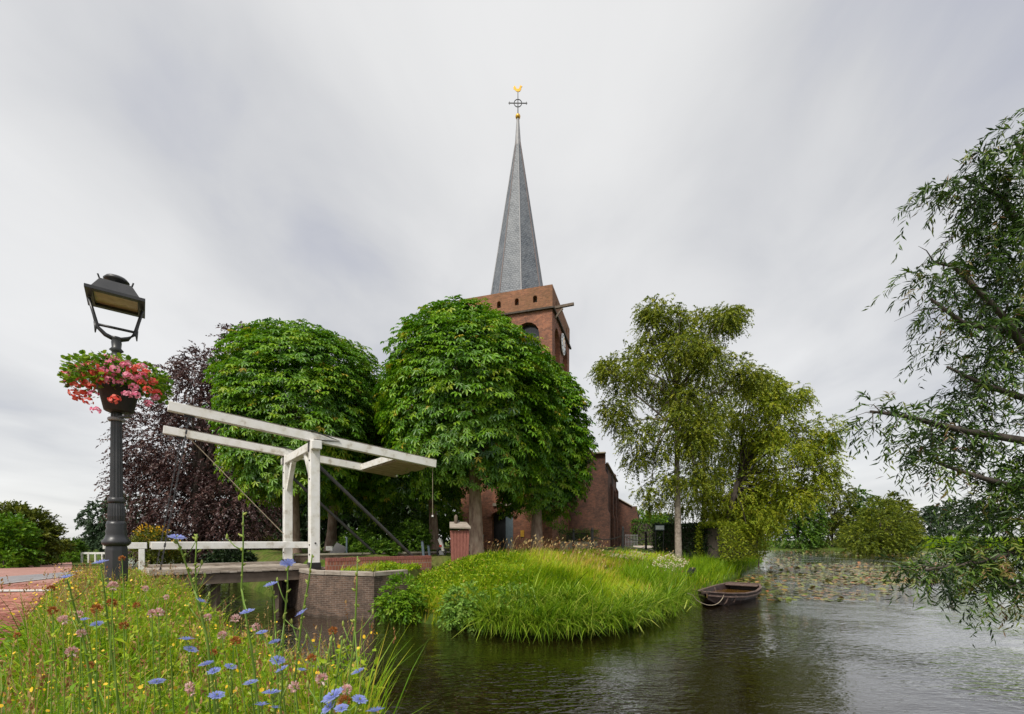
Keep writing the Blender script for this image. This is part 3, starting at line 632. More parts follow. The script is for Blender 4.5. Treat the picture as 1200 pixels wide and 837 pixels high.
for a, b, inn in ((KP, KP + FD * TP, ND), (KP, KP + ND * TP, FD), (KP + FD * TP, KP + FD * TP + ND * TP, -FD), (KP + ND * TP, KP + ND * TP + FD * TP, -ND)):
    mb.add([a + up(ZP), b + up(ZP), b + inn * .5 + up(ZP), a + inn * .5 + up(ZP)], [(0, 1, 2, 3)]); mb.add([a + inn * .5 + up(ZP), b + inn * .5 + up(ZP), b + inn * .5 + up(ZS), a + inn * .5 + up(ZS)], [(0, 1, 2, 3)])
mb.build('parapet', M['church_top'], ch, recalc=False)
for op in po_: MB().prism(op, ND * .02).build('louvre', M['louvre'], ch)
for op in (wo_[0], wo_[2]): MB().prism(op, ND * .02).build('belfry_opening', M['glass_dark'], ch)
for op in so_: MB().prism(op, FD * .02).build('blind_niche', M['church'], ch)
MB().prism(wo_[1], ND * .04).build('door', M['door'], ch)
q = K + FD * 3.35 - ND * .0 + ND * .1; MB().beam(q + up(1.75) - ND * .0, q + up(4.2), .62, .06, ND).build('door_leaf', M['door_blue'], ch)
q = K + FD * 3.9 - ND * .08
mb = MB()
for k in range(13):
    a = R_(20 + 140 * k / 12); mb.beam(q + up(4.05) + FD * math.cos(a) * .98 + up(math.sin(a) * .62), q + up(4.05) + FD * math.cos(a) * 1.22 + up(math.sin(a) * .86), .17, .18, ND)
mb.build('door_arch', M['redwall'], ch)
MB().beam(q + up(5.15) - FD * .75, q + up(5.15) + FD * .75, .16, .22).build('door_lintel', M['stone'], ch)
MB().box(K + FD * 2.3 - ND * .04 + up(2.9), (.28, .05, .5), math.atan2(FD.y, FD.x)).build('notice_plate', M['gold'], ch)
MB().box(K + FD * 5.6 - ND * .04 + up(2.6), (.35, .05, .5), math.atan2(FD.y, FD.x)).build('notice_plate', M['stone'], ch)
for a, b in ((K - ND * .1 - FD * .12, K - ND * .1 + FD * (TWd + .12)), (K - FD * .1 - ND * .1, K - FD * .1 + ND * (TWd + .12))):
    MB().beam(a + up(ZS), b + up(ZS), .16, .13).build('string_course', M['bark_dark'], ch)
q = K + ND * .5 - FD * .1; MB().beam(q + up(19.98) + FD * .3, q + up(20.06) - FD * 1.45, .18, .18).build('water_spout', M['wood_dark'], ch)
MB().beam(q + up(19.2) - FD * .02, q + up(19.85) - FD * .6, .12, .12).build('spout_bracket', M['wood_dark'], ch)
q = K + ND * 3.75 - FD * .12 + up(18.55); mb = MB()
poly = [q + ND * (math.cos(2 * math.pi * k / 24) * .85) + up(math.sin(2 * math.pi * k / 24) * .85) for k in range(24)]
cl = mb.prism(poly, FD * -.06).build('clock', M['clock'], ch)
MB().beam(q - FD * .075, q - FD * .075 + up(.62) + ND * .2, .06, .02, FD).build('clock_hand', M['gold'], cl)
MB().beam(q - FD * .075, q - FD * .075 - up(.1) + ND * .4, .07, .02, FD).build('clock_hand', M['gold'], cl)
for k in range(12):
    a = 2 * math.pi * k / 12; dv = ND * math.cos(a) + up(math.sin(a)); MB().beam(q - FD * .07 + dv * .62, q - FD * .07 + dv * .76, .07, .02, FD).build('clock_numeral', M['door'], cl)
TCn = K + FD * TWd / 2 + ND * TWd / 2; TH0 = math.atan2(FD.y, FD.x) + R_(22.5)
ZT = EYE + (HOR - 150) / F * TCn.y
prof = [(3.05, 20.6), (2.62, 21.6), (2.36, 22.6), (2.12, 24.1), (.16, ZT - .9), (.07, ZT + .9)]
spire = MB().lathe(prof, TCn, 8, TH0).build('spire', M['slate'], ch)
for k in range(8):
    a = TH0 + 2 * math.pi * k / 8; dv = Vector((math.cos(a), math.sin(a), 0))
    MB().tube([TCn + dv * (r + .01) + up(z) for r, z in prof], [.065, .06, .055, .05, .03, .03], 6).build('hip', M['hip'] if k % 2 else M['lead'], spire)
MB().lathe([(.3, ZT - 2.2), (.22, ZT - .8), (.1, ZT + .9), (.06, ZT + 1.1)], TCn, 8, TH0).build('lead_cap', M['lead'], spire)
wv_ = MB().tube([TCn + up(ZT + .8), TCn + up(ZT + 3.2)], [.05, .03], 6).build('weathervane', M['iron'], ch)
zt = ZT + .95
MB().ico(TCn + up(zt), .22, 2).build('ball', M['gold'], wv_, smooth=True)
zc_ = zt + 1.15; mb = MB(); cdv = (-FD * .95 + ND * .3).normalized()
ring = [TCn + up(zc_) + cdv * math.cos(2 * math.pi * k / 20) * .32 + up(math.sin(2 * math.pi * k / 20) * .32) for k in range(21)]
mb.tube(ring, .035, 5, cap=False); mb.beam(TCn + up(zc_) - cdv * .8, TCn + up(zc_) + cdv * .8, .05, .06)
for s in (-1, 1): mb.beam(TCn + up(zc_) + cdv * (s * .72) - up(.11), TCn + up(zc_) + cdv * (s * .72) + up(.11), .05, .06)
mb.build('cross', M['iron'], wv_)
cock = [(-.42, .30), (-.30, .42), (-.22, .28), (-.12, .12), (.06, .10), (.16, .22), (.18, .38), (.28, .44), (.36, .40), (.44, .34), (.34, .28), (.32, .1), (.22, -.08), (.05, -.16), (-.14, -.12), (-.3, .02), (-.44, .12)]
MB().prism([TCn + up(zt + 2.25) + cdv * (x * .85) + up(z * .9) - ND * .03 for x, z in cock], ND * .06).build('weathercock', M['gold'], wv_)
# nave and choir
B0 = K + ND * TWd; SR = -FD                                         # to the right of the tower
NW = B0 + SR * 3.19; NL = 13.9; ZN = 9.25
NWl = B0 + FD * (TWd + 3.19); wid = (NWl - NW).length
mb = MB()
facade(mb, NW, ND, FD, NL, .8, ZN, [(3.0, 4.6, [(3.6, 6.8, .9)]), (7.4, 9.0, [(3.6, 6.8, .9)]), (11.2, 12.6, [(3.6, 6.8, .9)])], .3)
nv_o = None
mb.add([NW + up(.8), NWl + up(.8), NWl + up(ZN + .8), (NW + NWl) / 2 + up(ZN + 7.2), NW + FD * .9 + up(ZN + .8), NW + up(ZN + .8)], [(0, 1, 2, 3, 4, 5)])
mb.add([NW + ND * NL + up(.8), NWl + ND * NL + up(.8), NWl + ND * NL + up(ZN + .8), (NW + NWl) / 2 + ND * NL + up(ZN + 7.2), NW + ND * NL + up(ZN + .8)], [(0, 1, 2, 3, 4)])
mb.add([NW + up(ZN), NW + up(ZN + .8), NW + ND * .45 + up(ZN + .8), NW + ND * .45 + up(ZN)], [(0, 1, 2, 3)]); mb.add([NW + up(ZN + .8), NW + FD * .9 + up(ZN + .8), NW + FD * .9 + ND * .45 + up(ZN + .8), NW + ND * .45 + up(ZN + .8)], [(0, 1, 2, 3)])
facade(mb, NWl, ND, -FD, NL, .8, ZN, [], .3)
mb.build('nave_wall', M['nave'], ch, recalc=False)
for u_ in (3.8, 8.2, 11.9): MB().prism([NW + ND * (u_ + a) + FD * .3 + up(z) for a, z in ((-.9, 3.5), (.9, 3.5), (.9, 7.8), (-.9, 7.8))], FD * .02).build('nave_window', M['glass_dark'], ch)
rf = MB(); rg_ = (NW + NWl) / 2 + up(ZN + 6.9)
for e_ in (NW + FD * .15 + up(ZN - .05), NWl - FD * .15 + up(ZN - .05)):
    rf.prism([e_ + ND * .46, rg_ + ND * .46, rg_ + ND * (NL - .02), e_ + ND * (NL - .02)], (0, 0, .12))
rf.build('nave_roof', M['slate'], ch)
for u_, h_ in ((.32, 8.6), (5.9, 8.2), (10.2, 8.0), (13.5, 8.6)):
    mb = MB(); mb.prism([NW + ND * (u_ - .32) + SR * a + up(z) for a, z in ((0, .8), (.42, .8), (.42, 4.6), (.26, 5.0), (.26, h_ - .5), (0, h_))], ND * .64); mb.build('buttress', M['nave'], ch)
for u_ in (1.0, 6.6): MB().tube([NW + ND * u_ + SR * .09 + up(1.2), NW + ND * u_ + SR * .09 + up(9.1)], .055, 8).build('downpipe', M['iron'], ch)
MB().beam(NW - SR * .0 + SR * .12 + ND * .5 + up(9.28), NW + SR * .12 + ND * (NL - .05) + up(9.28), .2, .14).build('gutter', M['wood_dark'], ch)
MB().beam(NW - ND * .1 + FD * .95 + up(ZN + .86), NW - ND * .1 - FD * .06 + up(ZN + .86), .5, .1).build('shoulder_coping', M['stone'], ch)
CW = NW + ND * NL; CR = CW + SR * 2.35; zh, zl_ = 7.4, 6.35
mb = MB()
mb.add([CW + up(.8), CR + up(.8), CR + up(zl_), CR - SR * .55 + up(zl_), CW + up(zh)], [(0, 1, 2, 3, 4)])
mb.add([CR + up(.8), CR + ND * 8 + up(.8), CR + ND * 8 + up(zl_ - .6), CR + up(zl_ - .6)], [(0, 1, 2, 3)])
mb.add([CR + up(zl_), CR + up(zl_ - .6), CR + ND * .4 + up(zl_ - .6), CR + ND * .4 + up(zl_)], [(0, 1, 2, 3)]); mb.add([CR + up(zl_), CR - SR * .55 + up(zl_), CR - SR * .55 + ND * .4 + up(zl_), CR + ND * .4 + up(zl_)], [(0, 1, 2, 3)])
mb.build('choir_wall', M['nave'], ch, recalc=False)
MB().prism([CR + up(zl_ - .6) + ND * .41, CW + up(zh - .1) + ND * .41, CW + up(zh - .1) + ND * 8, CR + up(zl_ - .6) + ND * 8], (0, 0, .1)).build('choir_roof', M['slate'], ch)
MB().beam(CR - SR * .58 - ND * .06 + up(zl_ + .05), CW - ND * .06 + up(zh + .05), .4, .08).build('gable_coping', M['stone'], ch)
MB().prism([CR + SR * a + up(z) for a, z in ((0, .8), (.4, .8), (.4, 4.2), (0, 5.4))], ND * .6).build('buttress', M['nave'], ch)
MB().beam(CR + SR * .22 + ND * .9 + up(1), CR + SR * .22 + ND * .9 + up(5.6), .1, .1, ND).build('downpipe', M['iron'], ch)
# ------------------------------------------------------------------ vegetation builders
def lumpy(rg, n=14, amp=.16, k=9):
    c = nrm(rg.normal(0, 1, (n, 3))); a = rg.uniform(-amp, amp, n)
    return lambda d: 1 + (a * np.exp(k * (d @ c.T - 1))).sum(-1)
def limbs(mb, base, fork, tips, r0, r1, rnd, wob=.25, n=8):
    base, fork = Vector(base), Vector(fork)
    mid = (base + fork) / 2 + Vector((rnd.uniform(-1, 1), rnd.uniform(-1, 1), 0)) * wob * .3
    mb.tube([base - up(.25), base + up(.05), base + up(.45), mid, fork], [r0 * 1.55, r0 * 1.3, r0 * 1.05, (r0 + r1) / 2, r1], n + 2)
    for tp in tips:
        tp = Vector(tp); s = base.lerp(fork, rnd.uniform(.75, 1)); m_ = s.lerp(tp, .5) + Vector((rnd.uniform(-1, 1), rnd.uniform(-1, 1), rnd.uniform(0, 1))) * wob
        mb.tube([s, m_, tp], [r1 * .62, r1 * .38, r1 * .1], 6)
def chestnut(label, base, cen, rad, seed, ncl=720, trunk_r=.4, group=None, low=-.85, sc_=.285, dens=20):
    rg = np.random.default_rng(seed); rnd = random.Random(seed); cen = np.array(cen, float); rad = np.array(rad, float)
    t_ = thing('chestnut_tree', label, 'tree', base, group)
    lf = lumpy(rg, 34, .17, 14)
    i = np.arange(ncl) + .5; cz = 1 - 2 * i / ncl; ph = i * 2.39996
    d = np.stack([np.sqrt(1 - cz ** 2) * np.cos(ph), np.sqrt(1 - cz ** 2) * np.sin(ph), cz], 1) + rg.normal(0, .045, (ncl, 3)); d = nrm(d); d = d[d[:, 2] > low]
    r = lf(d) * rg.uniform(.86, 1.03, len(d)); cc = cen + d * rad * r[:, None]
    outw = nrm(d / rad); nb = nrm(outw * .75 + np.array((0, 0, .75)))
    m_ = dens; k = len(d)
    a = rg.uniform(0, 2 * np.pi, (k, m_)); q = np.sqrt(rg.random((k, m_))) * rg.uniform(.45, .8, (k, 1))
    e1 = nrm(np.cross(nb, rg.normal(0, 1, (k, 3)))); e2 = np.cross(nb, e1)
    off = (np.cos(a)[..., None] * e1[:, None] + np.sin(a)[..., None] * e2[:, None])
    pos = cc[:, None] + off * q[..., None] + rg.normal(0, .07, (k, m_, 3)); pos[..., 2] -= q ** 2 * .45
    ax = off * .8 + outw[:, None] * .7 + np.array((0, 0, -.45)) + rg.normal(0, .25, (k, m_, 3))
    nn = nb[:, None] + rg.normal(0, .22, (k, m_, 3))
    var = np.clip(rg.normal(.44, .17, (k, 1)) + rg.normal(0, .14, (k, m_)), 0, .82); var = np.where(rg.random((k, m_)) < .010, .97, var)
    s = rg.uniform(.75, 1.2, (k, m_)) * sc_
    parts = [scatter(*PALM, pos.reshape(-1, 3), frames(ax.reshape(-1, 3), nn.reshape(-1, 3)), s.ravel(), var.ravel())]
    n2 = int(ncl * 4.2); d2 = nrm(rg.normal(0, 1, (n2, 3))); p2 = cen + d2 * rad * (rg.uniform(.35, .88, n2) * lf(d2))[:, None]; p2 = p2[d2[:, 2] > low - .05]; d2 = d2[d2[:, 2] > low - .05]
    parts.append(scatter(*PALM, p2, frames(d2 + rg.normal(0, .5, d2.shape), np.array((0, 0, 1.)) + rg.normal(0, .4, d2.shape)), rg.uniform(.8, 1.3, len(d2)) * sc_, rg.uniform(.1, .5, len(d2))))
    V, Fa, A = merge(parts); np_mesh('crown', V, Fa, M['chest'], t_, A)
    mb = MB(); tips = [Vector(cen + nrm(rg.normal(0, 1, 3) + np.array((0, 0, .3))) * rad * .75) for _ in range(11)]
    limbs(mb, base, (base[0] + (cen[0] - base[0]) * .3, base[1] + (cen[1] - base[1]) * .3, cen[2] - rad[2] * .35), tips, trunk_r, trunk_r * .62, rnd, .4, 10)
    mb.build('trunk', M['bark'], t_, smooth=True)
    return t_
def spray(lobes, ntw, L, nleaf, droop, lsize, T, rg, outk=.7, shell=.5, vmean=.45, vsd=.16, lat=.5, up0=0.0, flat=.6):
    """twigs that start in the lobes of a crown, run outward and droop, with leaves along them"""
    lo = np.array(lobes, float); wt = lo[:, 6] / lo[:, 6].sum(); ix = rg.choice(len(lo), ntw, p=wt); lb = lo[ix]
    d = nrm(rg.normal(0, 1, (ntw, 3))); r = shell + (1 - shell) * np.sqrt(rg.random(ntw))
    st = lb[:, :3] + d * lb[:, 3:6] * r[:, None]; od = nrm(d + rg.normal(0, .35, (ntw, 3)) + np.array((0, 0, up0)))
    Ls = L * rg.uniform(.5, 1.3, ntw); tt = np.linspace(.06, 1, nleaf)[None, :] + rg.normal(0, .02, (ntw, nleaf))
    dr = droop * rg.uniform(.6, 1.4, ntw)
    pos = st[:, None] + od[:, None] * (Ls * outk)[:, None, None] * tt[..., None]; pos[..., 2] -= (dr * Ls)[:, None] * tt ** 2
    tan = od[:, None] * outk + np.zeros((1, nleaf, 1)); tan = tan + np.stack([np.zeros_like(tt), np.zeros_like(tt), -2 * dr[:, None] * tt], -1); tan = nrm(tan)
    side = nrm(np.cross(tan, np.array((0, 0, 1.)) + rg.normal(0, .4, (ntw, nleaf, 3)))); sg = np.where(np.arange(nleaf) % 2, 1, -1)[None, :, None]
    ax = tan * .8 + side * sg * lat + rg.normal(0, .25, tan.shape); nn = np.array((0, 0, flat)) + od[:, None] * .4 + rg.normal(0, .45, tan.shape)
    var = np.clip(rg.normal(vmean, vsd, (ntw, 1)) + rg.normal(0, .1, (ntw, nleaf)), 0, 1)
    return scatter(*T, pos.reshape(-1, 3), frames(ax.reshape(-1, 3), nn.reshape(-1, 3)), (lsize * rg.uniform(.7, 1.25, (ntw, nleaf))).ravel(), var.ravel())
def lobes_px(rows, Y, dy=None):           # rows: px, py, rx px, ry px, weight [, Y]
    out = []
    for r in rows:
        y = r[5] if len(r) > 5 else Y; c = W(r[0], r[1], y); rx = r[2] / F * y; rz = r[3] / F * y
        out.append((c.x, c.y, c.z, rx, dy or (rx + rz) / 2, rz, r[4]))
    return out
def clump(lobes, seed, k=5, f=.42):          # break big lobes into uneven boughs
    rg = np.random.default_rng(seed); out = []
    for l in lobes:
        out.append((*l[:3], l[3] * .7, l[4] * .7, l[5] * .7, l[6] * .35))
        for _ in range(k):
            d = nrm(rg.normal(0, 1, 3)); s = rg.uniform(.6, 1.25) * f; out.append((l[0] + d[0] * l[3] * .85, l[1] + d[1] * l[4] * .85, l[2] + d[2] * l[5] * .85, l[3] * s * 1.25, l[4] * s * 1.25, l[5] * s * .75, l[6] / k * rg.uniform(.5, 1.4)))
    return out
def tree(name, label, base, lobes, mat, seed, ntw, L, nleaf, droop, lsize, T=LEAF, trunk_r=.2, bark='bark_dark', group=None, fork=.45, cat='tree', ntips=None, **kw):
    rg = np.random.default_rng(seed); rnd = random.Random(seed); base = Vector(base)
    t_ = thing(name, label, cat, base, group)
    V, Fa, A = spray(lobes, ntw, L, nleaf, droop, lsize, T, rg, **kw); np_mesh('crown' if cat == 'tree' else 'foliage', V, Fa, M[mat], t_, A)
    lo = np.array(lobes); c = (lo[:, :3] * lo[:, 6:7]).sum(0) / lo[:, 6].sum(); top = lo[:, 2].max()
    fk = Vector((base.x * .55 + c[0] * .45, base.y * .55 + c[1] * .45, base.z + (c[2] - base.z) * (fork * 2)))
    mb = MB(); tips = [Vector(l[:3]) + Vector((0, 0, l[5] * .3)) for l in lobes]
    for l in lobes:
        for _ in range(2): tips.append(Vector(l[:3]) + Vector(nrm(rg.normal(0, 1, 3)) * np.array(l[3:6]) * .8))
    if len(tips) > 34: rnd.shuffle(tips); tips = tips[:34]
    limbs(mb, base, fk, tips, trunk_r, trunk_r * .6, rnd, .3, 8)
    mb.build('trunk' if cat == 'tree' else 'stem', M[bark], t_, smooth=True)
    return t_
def blades(pos, h, wd, lean, c, var, rg):
    """curved grass blades: lean (n,2) sideways reach, c how far the tip bends down"""
    n = len(pos); ts = np.array((0, .4, .75, 1.)); ws = np.array((1, .85, .5, 0))
    ld = np.concatenate([lean, np.zeros((n, 1))], 1); ph = rg.uniform(0, 2 * np.pi, n)
    sd = np.stack([np.cos(ph), np.sin(ph), np.zeros(n)], 1); sd = nrm(sd + np.stack([ld[:, 1] * -2, ld[:, 0] * 2, np.zeros(n)], 1) * np.sign(rg.normal(0, 1, (n, 1))))
    V = np.zeros((n, 7, 3)); j = 0
    for i in range(4):
        p = pos + ld * (h * ts[i] ** 1.7)[:, None]; p[:, 2] += h * (ts[i] - c * ts[i] ** 2)
        if i < 3: V[:, j] = p - sd * (wd * ws[i] / 2)[:, None]; V[:, j + 1] = p + sd * (wd * ws[i] / 2)[:, None]; j += 2
        else: V[:, j] = p
    Fa = np.array([(0, 1, 3), (0, 3, 2), (2, 3, 5), (2, 5, 4), (4, 5, 6)])[None] + (np.arange(n) * 7)[:, None, None]
    return V.reshape(-1, 3), Fa.reshape(-1, 3), np.repeat(var, 7)
def gbase(px, Y, dz=0):
    x = (px - 600) / F * Y; return (x, Y, H(x, Y) + dz)
# ------------------------------------------------------------------ the churchyard chestnuts
def chest_px(label, tpx, Y, cpx, cpy, rx, ry, seed, **k):
    c = W(cpx, cpy, Y); return chestnut(label, gbase(tpx, Y), c, (rx / F * Y, rx / F * Y * .95, ry / F * Y), seed, **k)
chest_px('round chestnut tree with its bare trunk beside the red-brown pump box', 558, 22.5, 551, 470, 101, 112, 11, trunk_r=.36)
chest_px('chestnut tree standing close against the church wall right of the door', 629, 28, 630, 515, 60, 92, 12, ncl=520, trunk_r=.36)
chest_px('round chestnut tree behind the white bridge beams, beside the copper beech', 344, 24.5, 350, 488, 91, 106, 13, trunk_r=.34)
chest_px('chestnut tree in the shade between the two round chestnut crowns, behind the bridge stay', 388, 29, 412, 525, 62, 85, 14, ncl=420, trunk_r=.36, dens=15)
chest_px('dark chestnut tree behind the counterweight of the drawbridge', 509, 29, 485, 520, 72, 80, 15, ncl=420, trunk_r=.3, dens=15)
# copper beech
lb = lobes_px([(250, 440, 34, 26, 1.0), (285, 400, 20, 12, .35), (225, 470, 40, 40, 1.4), (190, 520, 38, 40, 1.5), (240, 530, 50, 50, 1.6), (180, 580, 34, 40, 1.4), (235, 595, 48, 45, 1.9), (285, 590, 36, 45, 1.3), (205, 630, 46, 22, 1.0), (265, 632, 26, 20, .7), (165, 545, 16, 26, .5), (275, 470, 30, 40, .8)], 33)
tree('copper_beech', 'large copper beech with dark purple leaves behind the bridge deck', gbase(232, 33), lb, 'beech', 21, 4600, 1.4, 15, .45, .2, trunk_r=.5, outk=.8, vmean=.45)
# dark green tree behind the lamp and other trees of the far left
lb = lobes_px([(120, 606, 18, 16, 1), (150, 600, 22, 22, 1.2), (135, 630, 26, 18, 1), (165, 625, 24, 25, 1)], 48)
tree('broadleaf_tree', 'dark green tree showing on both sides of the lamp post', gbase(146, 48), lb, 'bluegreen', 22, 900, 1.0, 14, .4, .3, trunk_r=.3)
lb = lobes_px([(28, 620, 22, 22, 1.4), (10, 612, 20, 16, 1.), (45, 632, 16, 18, .9), (20, 650, 26, 18, .9)], 25)
tree('broadleaf_tree', 'tall dark hedgerow tree beside the road bend', gbase(22, 26), lb, 'olive', 23, 1100, .8, 14, .15, .17, trunk_r=.12, vmean=.3, up0=.3)
lb = lobes_px([(8, 630, 22, 22, 1.2), (-12, 640, 22, 25, 1), (22, 645, 14, 18, .8)], 22)
tree('broadleaf_tree', 'bright green young tree in front of the dark hedgerow tree by the road', gbase(0, 22), lb, 'lime', 24, 800, .6, 14, .15, .15, trunk_r=.1, up0=.3, vmean=.35)
for k, (px, py, rx, ry, Y, mt, lab) in enumerate([(62, 648, 14, 14, 33, 'olive', 'brownish olive shrub between the hedgerow tree and the round green bush'), (82, 648, 11, 14, 38, 'green', 'small round green bush at the far end of the road hedge'), (45, 656, 12, 8, 30, 'olive', 'low brown-green shrub under the hedgerow tree by the road')]):
    b = gbase(px, Y); tree('roadside_shrub', lab, b, lobes_px([(px, py, rx, ry, 1), (px + 5, py - 4, rx * .7, ry * .7, .6)], Y), mt, 30 + k, 420, .5, 12, .1, .17, trunk_r=.06, cat='shrub', up0=.3)
for k in range(10):                        # pale low hedge plants along the road edge
    px = 4 + k * 9.2; Y = 21 + k * 1.5; b = gbase(px, Y); z0 = b[2]
    tree('hedge_plant', 'low yellow-green hedge plant along the road edge under the trees', b, [(b[0], b[1], z0 + .35, .5, .45, .35, 1)], 'lime', 50 + k, 120, .3, 8, .1, .12, trunk_r=.02, cat='shrub', group='hedge plants along the road edge', up0=.3)
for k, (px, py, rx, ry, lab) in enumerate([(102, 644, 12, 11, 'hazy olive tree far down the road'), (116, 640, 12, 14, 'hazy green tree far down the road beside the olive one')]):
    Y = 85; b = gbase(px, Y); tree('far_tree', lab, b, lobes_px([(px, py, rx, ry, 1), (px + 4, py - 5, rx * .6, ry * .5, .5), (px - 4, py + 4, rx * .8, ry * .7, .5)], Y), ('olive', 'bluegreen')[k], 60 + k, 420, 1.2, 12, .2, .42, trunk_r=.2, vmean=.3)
rl = thing('roadside_fence', 'distant low white fence where the road bends', 'fence', gbase(110, 34))
zf = H(-31, 34) + .75
for k in range(5): MB().beam(W(96 + k * 8, 640, 34) * 1 - up(W(96 + k * 8, 640, 34).z - zf + .8), W(96 + k * 8, 640, 34) - up(W(96 + k * 8, 640, 34).z - zf), .1, .1, (0, 1, 0)).build('post', M['white'], rl)
MB().beam(Vector((*W(96, 640, 34).xy, zf - .05)), Vector((*W(130, 640, 34).xy, zf - .05)), .08, .14).build('rail', M['white'], rl)
# goldenrod shrubs behind the bridge
for k, (px, py, rx, ry, Y, lab) in enumerate([(176, 632, 14, 16, 21, 'yellow flowering shrub behind the lamp end of the bridge rail'), (196, 650, 13, 12, 22, 'green and yellow shrub beneath the bridge rail')]):
    b = gbase(px, Y); t_ = tree('flowering_shrub', lab, b, lobes_px([(px, py + 8, rx, ry, 1)], Y), 'olive', 70 + k, 420, .5, 10, .1, .1, trunk_r=.03, cat='shrub', up0=.5, vmean=.4)
    rg = np.random.default_rng(70 + k); V, Fa, A = spray(lobes_px([(px, py - 6, rx * .8, ry * .5, 1), (px + 14, py - 12, 4, 3, .1)], Y), 90, .3, 14, .1, .07, LEAF, rg, up0=.6)
    np_mesh('flower_plume', V, Fa, M['yellowfl'], t_)
# shade planting between the trunks
for k, (px, py, rx, ry, Y, mt, lab) in enumerate([
    (418, 640, 20, 18, 24, 'green', 'leafy shrub behind the black bridge stay'), (452, 608, 26, 22, 30, 'green', 'tall loose shrub in the shade under the chestnuts'), (440, 648, 22, 12, 22, 'green', 'low bright shrub behind the red brick wall'),
    (483, 632, 18, 20, 26, 'green', 'rounded clipped shrub by the blue-grey post'), (528, 602, 12, 22, 34, 'lime', 'sunlit shrub seen between trunks behind the pump box'), (498, 612, 14, 16, 33, 'green', 'shrub at the foot of the dark chestnut'),
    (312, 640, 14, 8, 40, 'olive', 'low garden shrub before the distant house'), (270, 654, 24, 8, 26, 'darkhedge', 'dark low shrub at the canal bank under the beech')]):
    b = gbase(px, Y); tree('shade_shrub', lab, b, lobes_px([(px, py, rx, ry, 1), (px - rx * .4, py + ry * .3, rx * .6, ry * .6, .6), (px + rx * .4, py + ry * .2, rx * .6, ry * .7, .6)], Y), mt, 80 + k, 520, .5, 11, .2, .15, trunk_r=.04, cat='shrub', up0=.3, vmean=.5)
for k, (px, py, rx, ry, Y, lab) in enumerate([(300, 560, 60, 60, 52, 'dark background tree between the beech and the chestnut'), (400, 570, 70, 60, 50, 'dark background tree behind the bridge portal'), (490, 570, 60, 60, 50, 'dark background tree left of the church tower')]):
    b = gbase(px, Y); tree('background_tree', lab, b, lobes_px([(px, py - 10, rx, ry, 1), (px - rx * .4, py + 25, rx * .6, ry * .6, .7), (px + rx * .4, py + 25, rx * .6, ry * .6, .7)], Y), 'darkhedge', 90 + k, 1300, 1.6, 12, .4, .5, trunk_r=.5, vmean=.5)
# ------------------------------------------------------------------ birches on the right
Y = 28
lb = lobes_px([(765, 385, 28, 26, 1.0), (735, 430, 32, 34, 1.2), (775, 440, 34, 45, 1.6), (722, 480, 22, 28, .7), (745, 520, 32, 26, .9), (800, 400, 26, 34, 1.1), (835, 380, 26, 18, .8), (855, 372, 20, 14, .5), (830, 430, 36, 40, 1.6), (790, 500, 40, 40, 1.6), (770, 575, 26, 22, .6), (825, 500, 30, 36, 1.1), (760, 365, 10, 10, .25), (880, 440, 22, 14, .5), (805, 560, 30, 22, .8)], Y)
tree('birch_tree', 'tall weeping birch with pale trunk in front of the dark hedge', gbase(795, Y), clump(lb, 1), 'birch', 101, 7600, .7, 14, .5, .135, trunk_r=.2, bark='bark_birch', outk=.8, shell=.1, fork=.5, vmean=.42, vsd=.22)
lb = lobes_px([(880, 470, 34, 30, 1.2), (915, 490, 32, 32, 1.3), (945, 510, 26, 34, 1.1), (900, 540, 44, 34, 1.6), (865, 520, 34, 34, 1.1), (955, 550, 20, 28, .7), (860, 575, 40, 34, 1.4), (905, 590, 34, 30, 1.2), (935, 585, 22, 24, .7), (870, 610, 34, 18, .9), (895, 450, 22, 16, .5)], 31)
tree('birch_tree', 'broad yellow-green birch leaning over the pond bank', gbase(841, 31), clump(lb, 2), 'birch_y', 102, 7400, .7, 14, .5, .14, trunk_r=.24, bark='bark_dark', outk=.8, shell=.1, vsd=.2, vmean=.5)
lb = lobes_px([(820, 460, 40, 40, 1), (840, 520, 40, 40, 1), (810, 580, 30, 24, .6)], 35)
tree('birch_tree', 'slender birch behind the tall weeping birch', gbase(823, 35), lb, 'birch', 103, 1800, 1.0, 14, .8, .15, trunk_r=.16, bark='bark_dark', outk=.55, vmean=.4)
lb = lobes_px([(870, 560, 30, 34, 1), (885, 600, 30, 26, 1), (850, 600, 24, 20, .6)], 37)
tree('birch_tree', 'dark birch at the back of the group by the pond', gbase(866, 37), lb, 'birch', 104, 1300, 1.0, 14, .8, .16, trunk_r=.22, outk=.55, vmean=.35)
lb = lobes_px([(893, 612, 12, 20, 1), (888, 630, 14, 10, .6)], 44)
tree('willow_bush', 'pale feathery bush at the water edge under the birches', gbase(889, 44), lb, 'lime', 105, 500, .9, 12, .4, .16, trunk_r=.05, cat='shrub', vmean=.5, up0=.3)
